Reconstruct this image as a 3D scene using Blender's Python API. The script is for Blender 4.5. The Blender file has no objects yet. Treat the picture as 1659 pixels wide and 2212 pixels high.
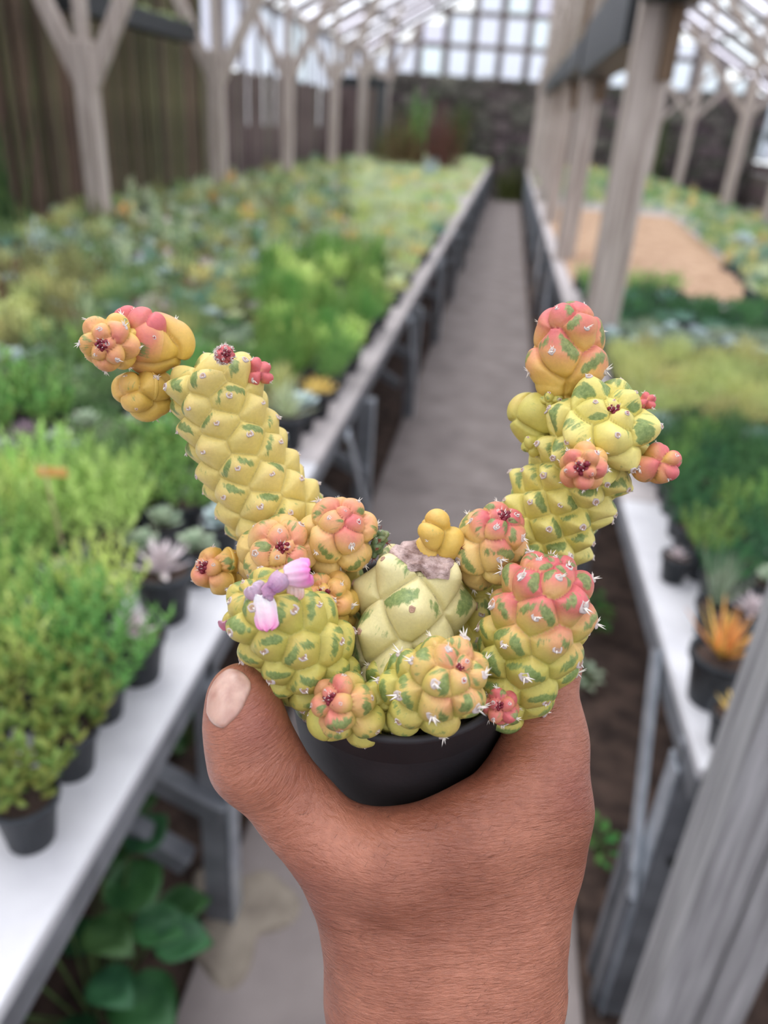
import bpy, bmesh, math, random
import numpy as np
from mathutils import Vector, Matrix

# ------------------------------------------------------------------ camera
SC = bpy.context.scene
COL = SC.collection
F_PX, CX, CY, CAM_H = 1675.0, 829.5, 1106.0, 1.5
_vy = np.array([280.5, 831.0, -F_PX]); _vy /= np.linalg.norm(_vy)
_up = np.array([229.5, 3294.0, F_PX]); _up /= np.linalg.norm(_up)
_up = _up - _vy * (_up @ _vy); _up /= np.linalg.norm(_up)
_vx = np.cross(_vy, _up)
RW = np.stack([_vx, _vy, _up])            # camera axes -> world axes
CAM = np.array([0.0, 0.0, CAM_H])

cam_data = bpy.data.cameras.new('camera')
cam = bpy.data.objects.new('camera', cam_data)
COL.objects.link(cam)
m4 = Matrix.Identity(4)
for r_ in range(3):
    for c_ in range(3):
        m4[r_][c_] = RW[r_][c_]
    m4[r_][3] = CAM[r_]
cam.matrix_world = m4
cam_data.sensor_fit = 'HORIZONTAL'
cam_data.sensor_width = 36.0
cam_data.lens = 36.0 * F_PX / 1659.0
cam_data.clip_start = 0.02
cam_data.clip_end = 200
cam_data.dof.use_dof = True
cam_data.dof.focus_distance = 0.222
cam_data.dof.aperture_fstop = 10.5
SC.camera = cam

# ------------------------------------------------------------------ light
SC.view_settings.view_transform = 'Standard'
SC.view_settings.look = 'None'
SC.view_settings.gamma = 1.0
SC.view_settings.use_curve_mapping = False
SC.view_settings.exposure = 0.2
world = bpy.data.worlds.new('sky')
SC.world = world
world.use_nodes = True
_bg = world.node_tree.nodes['Background']
_bg.inputs['Color'].default_value = (0.93, 0.97, 1.0, 1)
_bg.inputs['Strength'].default_value = 1.6
sun_d = bpy.data.lights.new('sun', 'SUN')
sun_d.energy = 4.6
sun_d.angle = math.radians(40)
sun_d.color = (1.0, 0.96, 0.9)
sun = bpy.data.objects.new('sun', sun_d)
COL.objects.link(sun)
sun.rotation_euler = (math.radians(-18), math.radians(-16), 0)
SC.cycles.use_denoising = True
SC.cycles.max_bounces = 8
SC.cycles.transparent_max_bounces = 12

# ------------------------------------------------------------------ helpers
def cam_dir(px, py):
    return RW @ np.array([(px - CX) / F_PX, -(py - CY) / F_PX, -1.0])

def at(px, py, d):
    """World point seen at photo pixel (px,py) at axial depth d metres."""
    return CAM + cam_dir(px, py) * d

def proj(p):
    c = (np.asarray(p, float) - CAM) @ RW
    return CX + F_PX * c[..., 0] / -c[..., 2], CY - F_PX * c[..., 1] / -c[..., 2], -c[..., 2]

rng = np.random.default_rng(7)
random.seed(7)

def lin(r, g, b):
    f = lambda v: (v / 255.0 / 12.92) if v / 255.0 <= 0.04045 else ((v / 255.0 + 0.055) / 1.055) ** 2.4
    return (f(r), f(g), f(b))

def mesh_from(name, verts, faces, mat=None, smooth=True):
    me = bpy.data.meshes.new(name)
    me.from_pydata([tuple(v) for v in verts] if not isinstance(verts, list) else verts, [], faces if isinstance(faces, list) else faces.tolist())
    if smooth:
        me.polygons.foreach_set('use_smooth', np.ones(len(me.polygons), bool))
    if mat is not None:
        me.materials.append(mat)
    me.update()
    return me

def grid_mesh(name, V, quads, mat, smooth=True):
    """Fast mesh from numpy vertices and an (n,4) quad array."""
    me = bpy.data.meshes.new(name)
    me.vertices.add(len(V)); me.vertices.foreach_set('co', np.asarray(V, np.float32).ravel())
    n = len(quads)
    me.loops.add(n * 4); me.loops.foreach_set('vertex_index', np.asarray(quads, np.int32).ravel())
    me.polygons.add(n); me.polygons.foreach_set('loop_start', np.arange(0, n * 4, 4, dtype=np.int32))
    me.polygons.foreach_set('use_smooth', np.full(n, smooth, bool))
    me.update(calc_edges=True)
    me.validate()
    if mat is not None:
        me.materials.append(mat)
    return me

def add_attr(me, name, arr):
    a = me.attributes.new(name, 'FLOAT', 'POINT')
    a.data.foreach_set('value', np.asarray(arr, np.float32))

def add_col(me, name, arr):
    arr = np.asarray(arr, np.float32)
    if arr.shape[1] == 3:
        arr = np.concatenate([arr, np.ones((len(arr), 1), np.float32)], 1)
    a = me.attributes.new(name, 'FLOAT_COLOR', 'POINT')
    a.data.foreach_set('color', arr.ravel())

def obj(name, me, parent=None, loc=None, rot=None, scale=None):
    o = bpy.data.objects.new(name, me)
    COL.objects.link(o)
    if parent is not None:
        o.parent = parent
    if loc is not None:
        o.location = tuple(loc)
    if rot is not None:
        if isinstance(rot, Matrix):
            o.rotation_euler = rot.to_euler()
        else:
            o.rotation_euler = rot
    if scale is not None:
        o.scale = (scale,) * 3 if isinstance(scale, (int, float)) else scale
    return o

def tag(o, label, cat, group=None, kind=None):
    o['label'] = label
    o['category'] = cat
    if group:
        o['group'] = group
    if kind:
        o['kind'] = kind
    return o

def struct(o, label=None):
    o['kind'] = 'structure'
    if label:
        o['label'] = label
    return o

def empty(name, loc=(0, 0, 0), rotz=0.0):
    o = bpy.data.objects.new(name, None)
    COL.objects.link(o)
    o.empty_display_size = 0.05
    o.location = tuple(loc)
    o.rotation_euler = (0, 0, rotz)
    return o

def bm_mesh(name, bm, mat, smooth=False):
    me = bpy.data.meshes.new(name)
    bm.to_mesh(me); bm.free()
    if smooth:
        me.polygons.foreach_set('use_smooth', np.ones(len(me.polygons), bool))
    if mat is not None:
        me.materials.append(mat)
    return me

def box_mesh(name, sx, sy, sz, mat, bevel=0.0, center=(0, 0, 0)):
    bm = bmesh.new()
    bmesh.ops.create_cube(bm, size=1.0)
    for v in bm.verts:
        v.co = Vector((v.co.x * sx + center[0], v.co.y * sy + center[1], v.co.z * sz + center[2]))
    if bevel > 0:
        bmesh.ops.bevel(bm, geom=list(bm.edges), offset=bevel, segments=1, affect='EDGES')
    return bm_mesh(name, bm, mat)

def beam_mesh(name, a, b, w, h, mat, bevel=0.004, side=(1, 0, 0)):
    """Rectangular bar from a to b (w along 'side', h across)."""
    a = Vector(tuple(a)); b = Vector(tuple(b))
    d = (b - a); L = d.length; d.normalize()
    s = Vector(side); s = (s - d * s.dot(d)).normalized()
    t = d.cross(s)
    bm = bmesh.new()
    bmesh.ops.create_cube(bm, size=1.0)
    if bevel > 0:
        for v in bm.verts:
            v.co = Vector((v.co.x * w, v.co.y * h, v.co.z * L))
        bmesh.ops.bevel(bm, geom=list(bm.edges), offset=bevel, segments=1, affect='EDGES')
        for v in bm.verts:
            v.co = (a + b) / 2 + s * v.co.x + t * v.co.y + d * v.co.z
    else:
        for v in bm.verts:
            v.co = (a + b) / 2 + s * v.co.x * w + t * v.co.y * h + d * v.co.z * L
    bmesh.ops.recalc_face_normals(bm, faces=bm.faces)
    return bm_mesh(name, bm, mat)

def lathe_mesh(name, prof, mat, seg=48, smooth=True):
    """prof: list of (radius, z) from bottom outside around; closed surfaces by radius 0."""
    V = []; Q = []
    for r, z in prof:
        for j in range(seg):
            t = 2 * math.pi * j / seg
            V.append((r * math.cos(t), r * math.sin(t), z))
    for i in range(len(prof) - 1):
        for j in range(seg):
            a = i * seg + j; b = i * seg + (j + 1) % seg
            Q.append((a, b, b + seg, a + seg))
    bm = bmesh.new()
    vs = [bm.verts.new(v) for v in V]
    for q in Q:
        bm.faces.new([vs[i] for i in q])
    bmesh.ops.remove_doubles(bm, verts=bm.verts, dist=1e-6)
    bmesh.ops.recalc_face_normals(bm, faces=bm.faces)
    return bm_mesh(name, bm, mat, smooth)

# ------------------------------------------------------------------ materials
def mat_new(name):
    m = bpy.data.materials.new(name)
    m.use_nodes = True
    nt = m.node_tree
    return m, nt, nt.nodes['Principled BSDF'], nt.nodes['Material Output']

def N(nt, t, **kw):
    n = nt.nodes.new(t)
    for k, v in kw.items():
        if k in n.inputs:
            n.inputs[k].default_value = v
        else:
            setattr(n, k, v)
    return n

def noise_mat(name, c1, c2, scale=20.0, rough=0.6, detail=4.0, bump=0.0, bscale=None, stretch=None, metallic=0.0, spec=0.4,
              objvar=0.0, lo=0.35, hi=0.65, sss=0.0, bdist=0.002):
    m, nt, bs, out = mat_new(name)
    tc = N(nt, 'ShaderNodeTexCoord')
    vec = tc.outputs['Object']
    if stretch:
        mp = N(nt, 'ShaderNodeMapping'); mp.inputs['Scale'].default_value = stretch
        nt.links.new(vec, mp.inputs['Vector']); vec = mp.outputs['Vector']
    nz = N(nt, 'ShaderNodeTexNoise', Scale=scale, Detail=detail)
    nt.links.new(vec, nz.inputs['Vector'])
    cr = N(nt, 'ShaderNodeValToRGB')
    cr.color_ramp.elements[0].position = lo; cr.color_ramp.elements[0].color = (*c1, 1)
    cr.color_ramp.elements[1].position = hi; cr.color_ramp.elements[1].color = (*c2, 1)
    nt.links.new(nz.outputs['Fac'], cr.inputs['Fac'])
    col = cr.outputs['Color']
    if objvar > 0:
        oi = N(nt, 'ShaderNodeObjectInfo')
        hs = N(nt, 'ShaderNodeHueSaturation')
        mr = N(nt, 'ShaderNodeMapRange'); mr.inputs['To Min'].default_value = 0.5 - objvar * 0.12; mr.inputs['To Max'].default_value = 0.5 + objvar * 0.12
        mv = N(nt, 'ShaderNodeMapRange'); mv.inputs['To Min'].default_value = 1 - objvar * 0.6; mv.inputs['To Max'].default_value = 1 + objvar * 0.5
        ml = N(nt, 'ShaderNodeMath', operation='MULTIPLY'); ml.inputs[1].default_value = 7.31
        fr = N(nt, 'ShaderNodeMath', operation='FRACT')
        nt.links.new(oi.outputs['Random'], mr.inputs['Value'])
        nt.links.new(oi.outputs['Random'], ml.inputs[0]); nt.links.new(ml.outputs[0], fr.inputs[0])
        nt.links.new(fr.outputs[0], mv.inputs['Value'])
        nt.links.new(mr.outputs[0], hs.inputs['Hue']); nt.links.new(mv.outputs[0], hs.inputs['Value'])
        nt.links.new(col, hs.inputs['Color']); col = hs.outputs['Color']
    nt.links.new(col, bs.inputs['Base Color'])
    bs.inputs['Roughness'].default_value = rough
    bs.inputs['Metallic'].default_value = metallic
    bs.inputs['Specular IOR Level'].default_value = spec
    if sss > 0:
        bs.inputs['Subsurface Weight'].default_value = sss
        bs.inputs['Subsurface Scale'].default_value = 0.004
    if bump > 0:
        nb = N(nt, 'ShaderNodeTexNoise', Scale=bscale or scale * 3, Detail=4.0)
        nt.links.new(vec, nb.inputs['Vector'])
        bp = N(nt, 'ShaderNodeBump', Strength=bump, Distance=bdist)
        nt.links.new(nb.outputs['Fac'], bp.inputs['Height'])
        nt.links.new(bp.outputs['Normal'], bs.inputs['Normal'])
    return m

# ================================================================== the greenhouse: structure
BH = 0.70                                   # bench height
XL, XR = -0.39, 0.372                       # aisle edges of the two benches
M_conc = noise_mat('concrete', lin(122, 112, 108), lin(152, 141, 136), 5, rough=.9, bump=.5, bscale=90, bdist=.004, lo=.3, hi=.7)
M_sand = noise_mat('sandy_fill', lin(128, 117, 104), lin(160, 148, 132), 12, rough=.95, bump=.6, bscale=120, bdist=.004)
M_ground = noise_mat('ground_soil', lin(52, 40, 34), lin(92, 74, 64), 14, rough=1, bump=1, bscale=110, bdist=.01)
M_white = noise_mat('white_board', lin(192, 190, 192), lin(210, 208, 209), 9, rough=.55, bump=.1, bscale=200, bdist=.0006, lo=.25, hi=.6)
M_dusty = noise_mat('dusty_board', lin(166, 157, 154), lin(190, 181, 178), 9, rough=.7)
M_steel = noise_mat('grey_steel', lin(96, 98, 102), lin(124, 126, 130), 14, rough=.45, spec=.5)
M_galv = noise_mat('galvanised_steel', lin(150, 158, 166), lin(188, 194, 200), 30, rough=.3, spec=.6, metallic=.3)
M_wood = noise_mat('weathered_wood', lin(150, 136, 126), lin(196, 184, 174), 4, rough=.85, stretch=(14, 14, .8), bump=.5, bscale=14, bdist=.004)
M_wood2 = noise_mat('grey_wood', lin(140, 138, 137), lin(186, 184, 183), 6, rough=.85, stretch=(16, 16, .7), bump=.6, bscale=16, bdist=.004)
M_brownwood = noise_mat('brown_wood', lin(92, 74, 56), lin(138, 114, 92), 5, rough=.85, stretch=(10, 10, .8), bump=.4, bscale=14, bdist=.004)
M_rafter = noise_mat('roof_wood', lin(96, 88, 84), lin(132, 122, 118), 6, rough=.9)
M_slat = noise_mat('fern_slat', lin(60, 52, 40), lin(118, 106, 80), 3, rough=.95, stretch=(9, 9, .9), bump=.6, bscale=20, bdist=.008, objvar=.5, lo=.3, hi=.72)
M_slat2 = noise_mat('grey_slat', lin(84, 72, 68), lin(126, 112, 106), 3, rough=.95, stretch=(9, 9, .9), bump=.6, bscale=20, bdist=.008, objvar=.4, lo=.3, hi=.72)
M_stone = noise_mat('rubble_stone', lin(72, 66, 62), lin(122, 114, 108), 7, rough=.95, bump=.8, bscale=30, bdist=.012, objvar=.7)
M_mortar = noise_mat('mortar', lin(58, 54, 50), lin(84, 78, 72), 8, rough=1)
M_black = noise_mat('black_plastic', lin(26, 30, 32), lin(40, 44, 46), 10, rough=.5, spec=.4)
M_moss = noise_mat('moss', lin(84, 100, 52), lin(140, 150, 104), 40, rough=1, bump=1, bscale=80, bdist=.01)
M_dkmetal = noise_mat('dark_sheet', lin(48, 54, 56), lin(64, 70, 72), 6, rough=.6)

def pane_mat(name='milky_plastic', tint=(.95, .97, 1)):
    m, nt, bs, out = mat_new(name)
    L = nt.links.new
    tr = N(nt, 'ShaderNodeBsdfTransparent'); tr.inputs['Color'].default_value = (*tint, 1)
    tl = N(nt, 'ShaderNodeBsdfTranslucent')
    oi = N(nt, 'ShaderNodeObjectInfo')
    cr = N(nt, 'ShaderNodeValToRGB')
    cr.color_ramp.elements[0].color = (*lin(232, 226, 240), 1); cr.color_ramp.elements[1].color = (*lin(240, 246, 250), 1)
    L(oi.outputs['Random'], cr.inputs['Fac']); L(cr.outputs['Color'], tl.inputs['Color'])
    mx = N(nt, 'ShaderNodeMixShader'); mx.inputs['Fac'].default_value = .45
    L(tr.outputs[0], mx.inputs[1]); L(tl.outputs[0], mx.inputs[2])
    L(mx.outputs[0], out.inputs['Surface'])
    return m
M_pane = pane_mat()
M_wpane = pane_mat('dimmed_plastic', (.52, .55, .58))  # wall panes: grey tint put in to dim the bright sky behind them

Y0, Y1 = -2.5, 20.0
WXL, WXR = -3.5, 5.4
o = obj('floor', box_mesh('floor', WXR - WXL + .4, Y1 - Y0 + .4, .1, M_ground, center=((WXL + WXR) / 2, (Y0 + Y1) / 2, -.05))); struct(o, 'brown bare soil ground under the benches')
# the concrete path, slab by slab
path = empty('path', (0, 0, 0)); path['kind'] = 'structure'; path['label'] = 'narrow grey concrete path between the two benches'
yy_ = Y0
k_ = 0
while yy_ < 19.6:
    ln = min(1.9, 19.6 - yy_)
    o = obj('slab', box_mesh('slab', .74, ln - .006, .03, M_conc, .004), path, (-.04, yy_ + ln / 2, .013))
    yy_ += ln
# sandy pad round the foot of the nearest leg
sp = bmesh.new()
bmesh.ops.create_circle(sp, cap_ends=True, segments=40, radius=1)
for v in sp.verts:
    a_ = math.atan2(v.co.y, v.co.x)
    v.co *= (.10 + .025 * math.sin(3 * a_) + .014 * math.sin(5 * a_ + 1)); v.co.y *= 1.25
r_ = bmesh.ops.extrude_face_region(sp, geom=list(sp.faces))
for v in [g for g in r_['geom'] if isinstance(g, bmesh.types.BMVert)]:
    v.co.z += .012; v.co.x *= .9; v.co.y *= .9
bmesh.ops.recalc_face_normals(sp, faces=sp.faces)
o = obj('sand_pad', bm_mesh('sand_pad', sp, M_sand), path, (-.36, 1.0, .026))

# left wall: dark fern slats near, grey slats with milky panes above further on
wl = empty('wall_left', (WXL, 0, 0)); struct(wl, 'dark brown wall of upright slats along the left side')
base_sl = box_mesh('slat', .03, .088, 2.75, M_slat, .008)
base_sl2 = box_mesh('slat', .03, .088, 1.95, M_slat2, .008)
n_sl = 0
y = 3.0
while y < 19.9:
    if y < 9.5:
        o = obj('slat', base_sl, wl, (rng.uniform(-.02, .02), y, 1.375 + rng.uniform(-.03, .03)), (rng.uniform(-.01, .01), 0, rng.uniform(-.2, .2)))
        y += .092
    else:
        o = obj('slat', base_sl2, wl, (rng.uniform(-.02, .02), y, .975 + rng.uniform(-.06, .03)), (rng.uniform(-.01, .01), 0, rng.uniform(-.2, .2)))
        y += .092
o = obj('backing_board', box_mesh('backing_board', .03, Y1 - Y0, 1.3, M_mortar, center=(-.05, (Y0 + Y1) / 2, .65)), wl)
o = obj('near_panel', box_mesh('near_panel', .03, 9.5 - Y0, 1.45, M_mortar, center=(-.05, (Y0 + 9.5) / 2, 2.0)), wl)
pm = box_mesh('pane', .008, .68, .8, M_wpane)
bm_ = box_mesh('bar', .05, .07, .85, M_rafter)
y = 9.85
while y < 19.9:
    obj('pane', pm, wl, (0, y, 2.34)); obj('bar', bm_, wl, (0.01, y + .35, 2.33)); y += .7
obj('top_rail', box_mesh('top_rail', .07, Y1 - Y0, .08, M_rafter, center=(0, (Y0 + Y1) / 2, 2.75)), wl)

# right wall: low boards and milky panes
wr = empty('wall_right', (WXR, 0, 0)); struct(wr, 'low boarded right wall with milky panes above')
bd = box_mesh('board', .03, 1.9, .22, M_slat2, .006)
for i in range(12):
    for j in range(5):
        obj('board', bd, wr, (rng.uniform(-.01, .01), Y0 + .95 + 1.905 * i, .12 + .225 * j))
pm = box_mesh('pane', .008, .93, 1.3, M_wpane); bm_ = box_mesh('bar', .05, .05, 1.35, M_rafter)
for i in range(24):
    obj('pane', pm, wr, (0, Y0 + .47 + .95 * i, 1.85)); obj('bar', bm_, wr, (0, Y0 + .95 * i, 1.82))

# far wall: rubble stones below, a lattice of milky panes above
RID_X, RID_Z, EAVE_L, EAVE_R = .6, 5.0, 2.8, 2.45
def roof_z(x):
    return EAVE_L + (RID_Z - EAVE_L) * (x - WXL) / (RID_X - WXL) if x < RID_X else EAVE_R + (RID_Z - EAVE_R) * (WXR - x) / (WXR - RID_X)
wf = empty('wall_far', (0, Y1, 0)); struct(wf, 'grey rubble stone wall across the far end of the path')
obj('mortar_bed', box_mesh('mortar_bed', WXR - WXL, .16, 2.3, M_mortar, center=((WXL + WXR) / 2, .12, 1.15)), wf)
def stone_mesh(seed):
    rg = np.random.default_rng(seed)
    bm = bmesh.new(); bmesh.ops.create_cube(bm, size=1)
    for v in bm.verts:
        v.co = Vector((v.co.x * (1 + rg.uniform(-.12, .1)), v.co.y, v.co.z * (1 + rg.uniform(-.14, .1))))
    bmesh.ops.bevel(bm, geom=list(bm.edges), offset=.13, segments=1, affect='EDGES')
    return bm_mesh('stone', bm, M_stone)
STM = [stone_mesh(s) for s in range(6)]
z = .02
ci = 0
while z < 2.3:
    h = rng.uniform(.19, .26); x = WXL
    while x < WXR - .1:
        w = rng.uniform(.26, .5)
        obj('stone', STM[ci % 6], wf, (x + w / 2, -.02 + rng.uniform(-.03, .02), z + h / 2), (0, 0, 0), (w * .96, .18, h * .95)); ci += 1
        x += w
    z += h
obj('sill_beam', box_mesh('sill_beam', WXR - WXL, .14, .1, M_rafter, center=((WXL + WXR) / 2, 0, 2.35)), wf)
wn = empty('window_1', (0, Y1, 0)); struct(wn, 'lattice of milky white panes above the far stone wall')
cw, rh = .6, .62
x = WXL
bar_v = box_mesh('bar', .16, .07, 1.0, M_rafter)
while x < WXR - .05:
    zt = 2.4
    ztop = min(roof_z(x + .02), roof_z(min(x + cw, WXR) - .02))
    obj('bar', bar_v, wn, (x, -.02, (2.4 + roof_z(x)) / 2), None, (1, 1, max(.1, roof_z(x) - 2.4)))
    while zt + .15 < ztop:
        hh = min(rh, ztop - zt)
        obj('pane', box_mesh('pane', cw - .03, .01, hh - .03, M_wpane), wn, (x + cw / 2, .03, zt + hh / 2))
        zt += rh
    x += cw
for i in range(1, 5):
    zz = 2.4 + rh * i
    xl = max(WXL, RID_X - (RID_X - WXL) * (RID_Z - zz) / (RID_Z - EAVE_L)); xr = min(WXR, RID_X + (WXR - RID_X) * (RID_Z - zz) / (RID_Z - EAVE_R))
    obj('cross_bar', box_mesh('cross_bar', xr - xl, .07, .11, M_rafter, center=((xl + xr) / 2, -.03, zz)), wn)

# near gable, out of frame behind the photographer
wnr = empty('wall_near', (0, Y0, 0)); struct(wnr, 'plain boarded gable behind the viewer')
obj('board', box_mesh('board', WXR - WXL, .03, 1.2, M_slat2, center=((WXL + WXR) / 2, 0, .6)), wnr)
obj('pane', box_mesh('pane', WXR - WXL, .01, 1.6, M_pane, center=((WXL + WXR) / 2, 0, 2.0)), wnr)

# roof: rafters, purlins and milky sheets on both slopes
roof = empty('ceiling', (0, 0, 0)); struct(roof, 'greenhouse roof of timber lattice and milky plastic sheets')
for (xa, za, xb, zb, nn_) in ((WXL, EAVE_L, RID_X, RID_Z, 5), (RID_X, RID_Z, WXR, EAVE_R, 6)):
    sl = math.hypot(xb - xa, zb - za); an = -math.atan2(zb - za, xb - xa)
    pw = sl / nn_
    pm = box_mesh('pane', pw - .02, 1.08, .006, M_pane)
    rf = box_mesh('rafter', sl, .075, .09, M_rafter)
    pu = box_mesh('purlin', .05, Y1 - Y0, .06, M_rafter)
    nb = int((Y1 - Y0) / 1.12)
    for j in range(nn_):
        t = (j + .5) / nn_
        for i in range(nb):
            obj('pane', pm, roof, (xa + (xb - xa) * t, Y0 + .56 + 1.125 * i, za + (zb - za) * t + .05), (0, an, 0))
        t = j / nn_
        obj('purlin', pu, roof, (xa + (xb - xa) * t, (Y0 + Y1) / 2, za + (zb - za) * t - .03), (0, an, 0))
    for i in range(nb + 1):
        obj('rafter', rf, roof, ((xa + xb) / 2, Y0 + 1.125 * i, (za + zb) / 2), (0, an, 0))
    # thin battens between the rafters: the fine lattice of the photograph
    bt = box_mesh('batten', sl, .05, .035, M_rafter)
    for i in range(nb):
        obj('batten', bt, roof, ((xa + xb) / 2, Y0 + .56 + 1.125 * i, (za + zb) / 2 + .03), (0, an, 0))

# ---------------------------------------------------------------- posts
ORD = ['first', 'second', 'third', 'fourth', 'fifth', 'sixth', 'seventh', 'eighth', 'ninth', 'tenth', 'eleventh', 'twelfth', 'thirteenth', 'fourteenth', 'fifteenth',
       'sixteenth', 'seventeenth', 'eighteenth', 'nineteenth', 'twentieth'] + ['twenty-' + w for w in ('first', 'second', 'third', 'fourth', 'fifth', 'sixth', 'seventh', 'eighth', 'ninth')] + ['thirtieth'] + ['thirty-' + w for w in ('first', 'second', 'third', 'fourth', 'fifth', 'sixth', 'seventh', 'eighth', 'ninth')]
for i, (y, jz) in enumerate(((5.3, 1.72), (7.75, 1.85), (10.25, 2.0), (12.95, 2.1), (15.4, 2.25), (18.2, 2.3))):
    t = empty('support_post', (-2.72, y, 0))
    tag(t, f'{ORD[i]} pale forked timber post from the near end of the left row', 'post', 'forked posts behind the left bench')
    obj('post', beam_mesh('post', (0, 0, 0), (0, 0, jz + .1), .125, .12, M_wood, .008), t)
    for s in (-1, 1):
        obj('brace', beam_mesh('brace', (s * .02, 0, jz - .16), (s * (.62 if s > 0 else .55), 0.03, min(jz + .95, roof_z(-2.72 + s * .6) - .14)), .10, .07, M_wood, .006), t)
    zr = roof_z(-2.72)
    obj('king_piece', beam_mesh('king_piece', (0, 0, jz + .05), (0, 0, max(jz + .3, zr - .12)), .075, .07, M_wood, .006), t)
for i, y in enumerate((3.36, 5.75, 8.1, 10.5, 12.9, 15.3, 17.7)):
    t = empty('aisle_post', (.455, y, 0))
    tag(t, f'{ORD[i]} pale timber post in the right row beyond the nearest grey post', 'post', 'timber posts along the right side of the path')
    obj('post', beam_mesh('post', (0, 0, 0), (0, 0, 2.6), .13, .12, M_wood, .008), t)
    obj('side_board', beam_mesh('side_board', (.055, -.075, 1.68), (.055, -.075, 2.7), .055, .03, M_brownwood, .004), t)
    for s in (-1, 1):
        obj('brace', beam_mesh('brace', (0, s * .05, 2.2), (0, s * .5, 3.0), .06, .07, M_wood, .006), t)
    obj('king_piece', beam_mesh('king_piece', (0, 0, 2.55), (0, 0, roof_z(.455) - .14), .07, .07, M_wood, .006), t)
# the near grey post
t = empty('near_post', (.412, .79, 0))
tag(t, 'near grey weathered timber post with a long split at the lower right', 'post')
obj('post', beam_mesh('post', (-.012, 0, 0), (-.012, 0, 2.8), .066, .06, M_wood2, .004), t)
obj('second_board', beam_mesh('second_board', (.060, .006, 0), (.060, .006, 2.8), .062, .055, M_wood2, .004), t)
obj('back_board', beam_mesh('back_board', (.02, .05, 0), (.02, .05, 2.8), .13, .03, M_wood2, .004), t)
for i, (x, y) in enumerate(((2.5, 8.3), (2.55, 10.2), (2.6, 13.5), (2.6, 16.5))):
    t = empty('support_post', (x, y, 0))
    tag(t, f'{ORD[i]} slim timber post from the near end beyond the right bench', 'post', 'slim posts beyond the right bench')
    obj('post', beam_mesh('post', (0, 0, 0), (0, 0, 2.1), .11, .1, M_wood, .008), t)
    for s in (-1, 1):
        obj('brace', beam_mesh('brace', (0, 0, 1.75), (s * .8, 0, min(2.6, roof_z(x + s * .8) - .1)), .06, .06, M_wood, .006), t)
    obj('king_piece', beam_mesh('king_piece', (0, 0, 2.0), (0, 0, roof_z(x) - .05), .07, .07, M_wood, .006), t)

# black troughs carried by the posts
def trough(name, x, y0, y1, z, w, h, label):
    t = empty(name, (x, (y0 + y1) / 2, z))
    tag(t, label, 'trough')
    ln = y1 - y0
    for s in (-1, 1):
        obj('side', box_mesh('side', .02, ln, h, M_black, .004, (s * w / 2, 0, h / 2)), t)
    obj('bottom', box_mesh('bottom', w, ln, .02, M_black, 0, (0, 0, .01)), t)
    for s in (-1, 1):
        obj('end', box_mesh('end', w, .02, h, M_black, 0, (0, s * ln / 2, h / 2)), t)
    bm = bmesh.new()
    bmesh.ops.create_grid(bm, x_segments=6, y_segments=int(ln * 20) + 2, size=.5)
    for v in bm.verts:
        v.co = Vector((v.co.x * (w - .03), v.co.y * (ln - .03), h * .93 + rng.uniform(0, .05)))
    obj('moss', bm_mesh('moss', bm, M_moss, True), t)
trough('hanging_trough', .45, 3.45, 5.66, 1.80, .16, .28, 'deep black trough topped with moss behind the first right post')
trough('hanging_trough', .45, 5.84, 8.01, 1.88, .16, .17, 'dark mossy trough between the second and third right posts')
trough('hanging_trough', .45, 8.19, 10.41, 1.92, .16, .15, 'dark mossy trough between the third and fourth right posts')
trough('hanging_trough', .45, 10.59, 12.81, 1.95, .16, .14, 'farthest dark mossy trough on the right row of posts')
trough('hanging_trough', .47, 2.0, 3.27, 1.91, .16, .2, 'black trough above the first right post at the top of the picture')
trough('hanging_trough', -2.9, 5.5, 7.5, 1.98, .18, .13, 'dark mossy trough between the first two forked left posts')
trough('hanging_trough', 2.75, 8.0, 9.6, 1.52, .2, .1, 'dark trough between slim posts beyond the right bench')

# ---------------------------------------------------------------- benches
lb = empty('plant_bench', (-1.75, 8, 0))
tag(lb, 'long white-boarded bench full of potted succulents left of the path', 'bench')
rb = empty('plant_bench', (1.5, 8, 0))
tag(rb, 'white-boarded bench of plants in bands right of the path', 'bench')
bpy.context.view_layer.update()
def bench_part(parent, name, me):
    o = obj(name, me)
    o.parent = parent; o.matrix_parent_inverse = parent.matrix_world.inverted()
    return o
yb = -.6
while yb < 19.2:
    ln = min(2.4, 19.2 - yb)
    for j in range(9):
        w = .31
        bench_part(lb, 'board', box_mesh('board', w - .006, ln - .006, .022, M_white if yb < 1.5 else M_dusty, .003, (XL - w * (j + .5), yb + ln / 2, BH - .011)))
    for j in range(8):
        w = .31
        ys = max(yb, .885)
        if yb + ln - ys > .1:
            bench_part(rb, 'board', box_mesh('board', w - .006, yb + ln - ys - .006, .022, M_white if yb < 1.5 else M_dusty, .003, (XR + w * (j + .5), (ys + yb + ln) / 2, BH - .011)))
    yb += ln
for parent, s, xe in ((lb, -1, XL), (rb, 1, XR)):
    bench_part(parent, 'edge_rail', box_mesh('edge_rail', .03, 19.2 - (-.6 if s < 0 else .89), .05, M_steel, .003, (xe + s * .02, (19.2 + (-.6 if s < 0 else .89)) / 2, BH - .048)))
    bench_part(parent, 'back_rail', box_mesh('back_rail', .03, 19.2 - (-.6 if s < 0 else .89), .05, M_steel, .003, (xe + s * 2.4, (19.2 + (-.6 if s < 0 else .89)) / 2, BH - .048)))
legs_l = [1.0, 2.55, 4.1, 5.75, 7.4, 9.1, 10.8, 12.5, 14.2, 15.9, 17.6]
leg_me = box_mesh('leg', .055, .05, BH - .07, M_steel, .003, (0, 0, (BH - .07) / 2))
fl_me = box_mesh('flange', .004, .05, BH - .07, M_galv, 0, (0, 0, (BH - .07) / 2))
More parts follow.
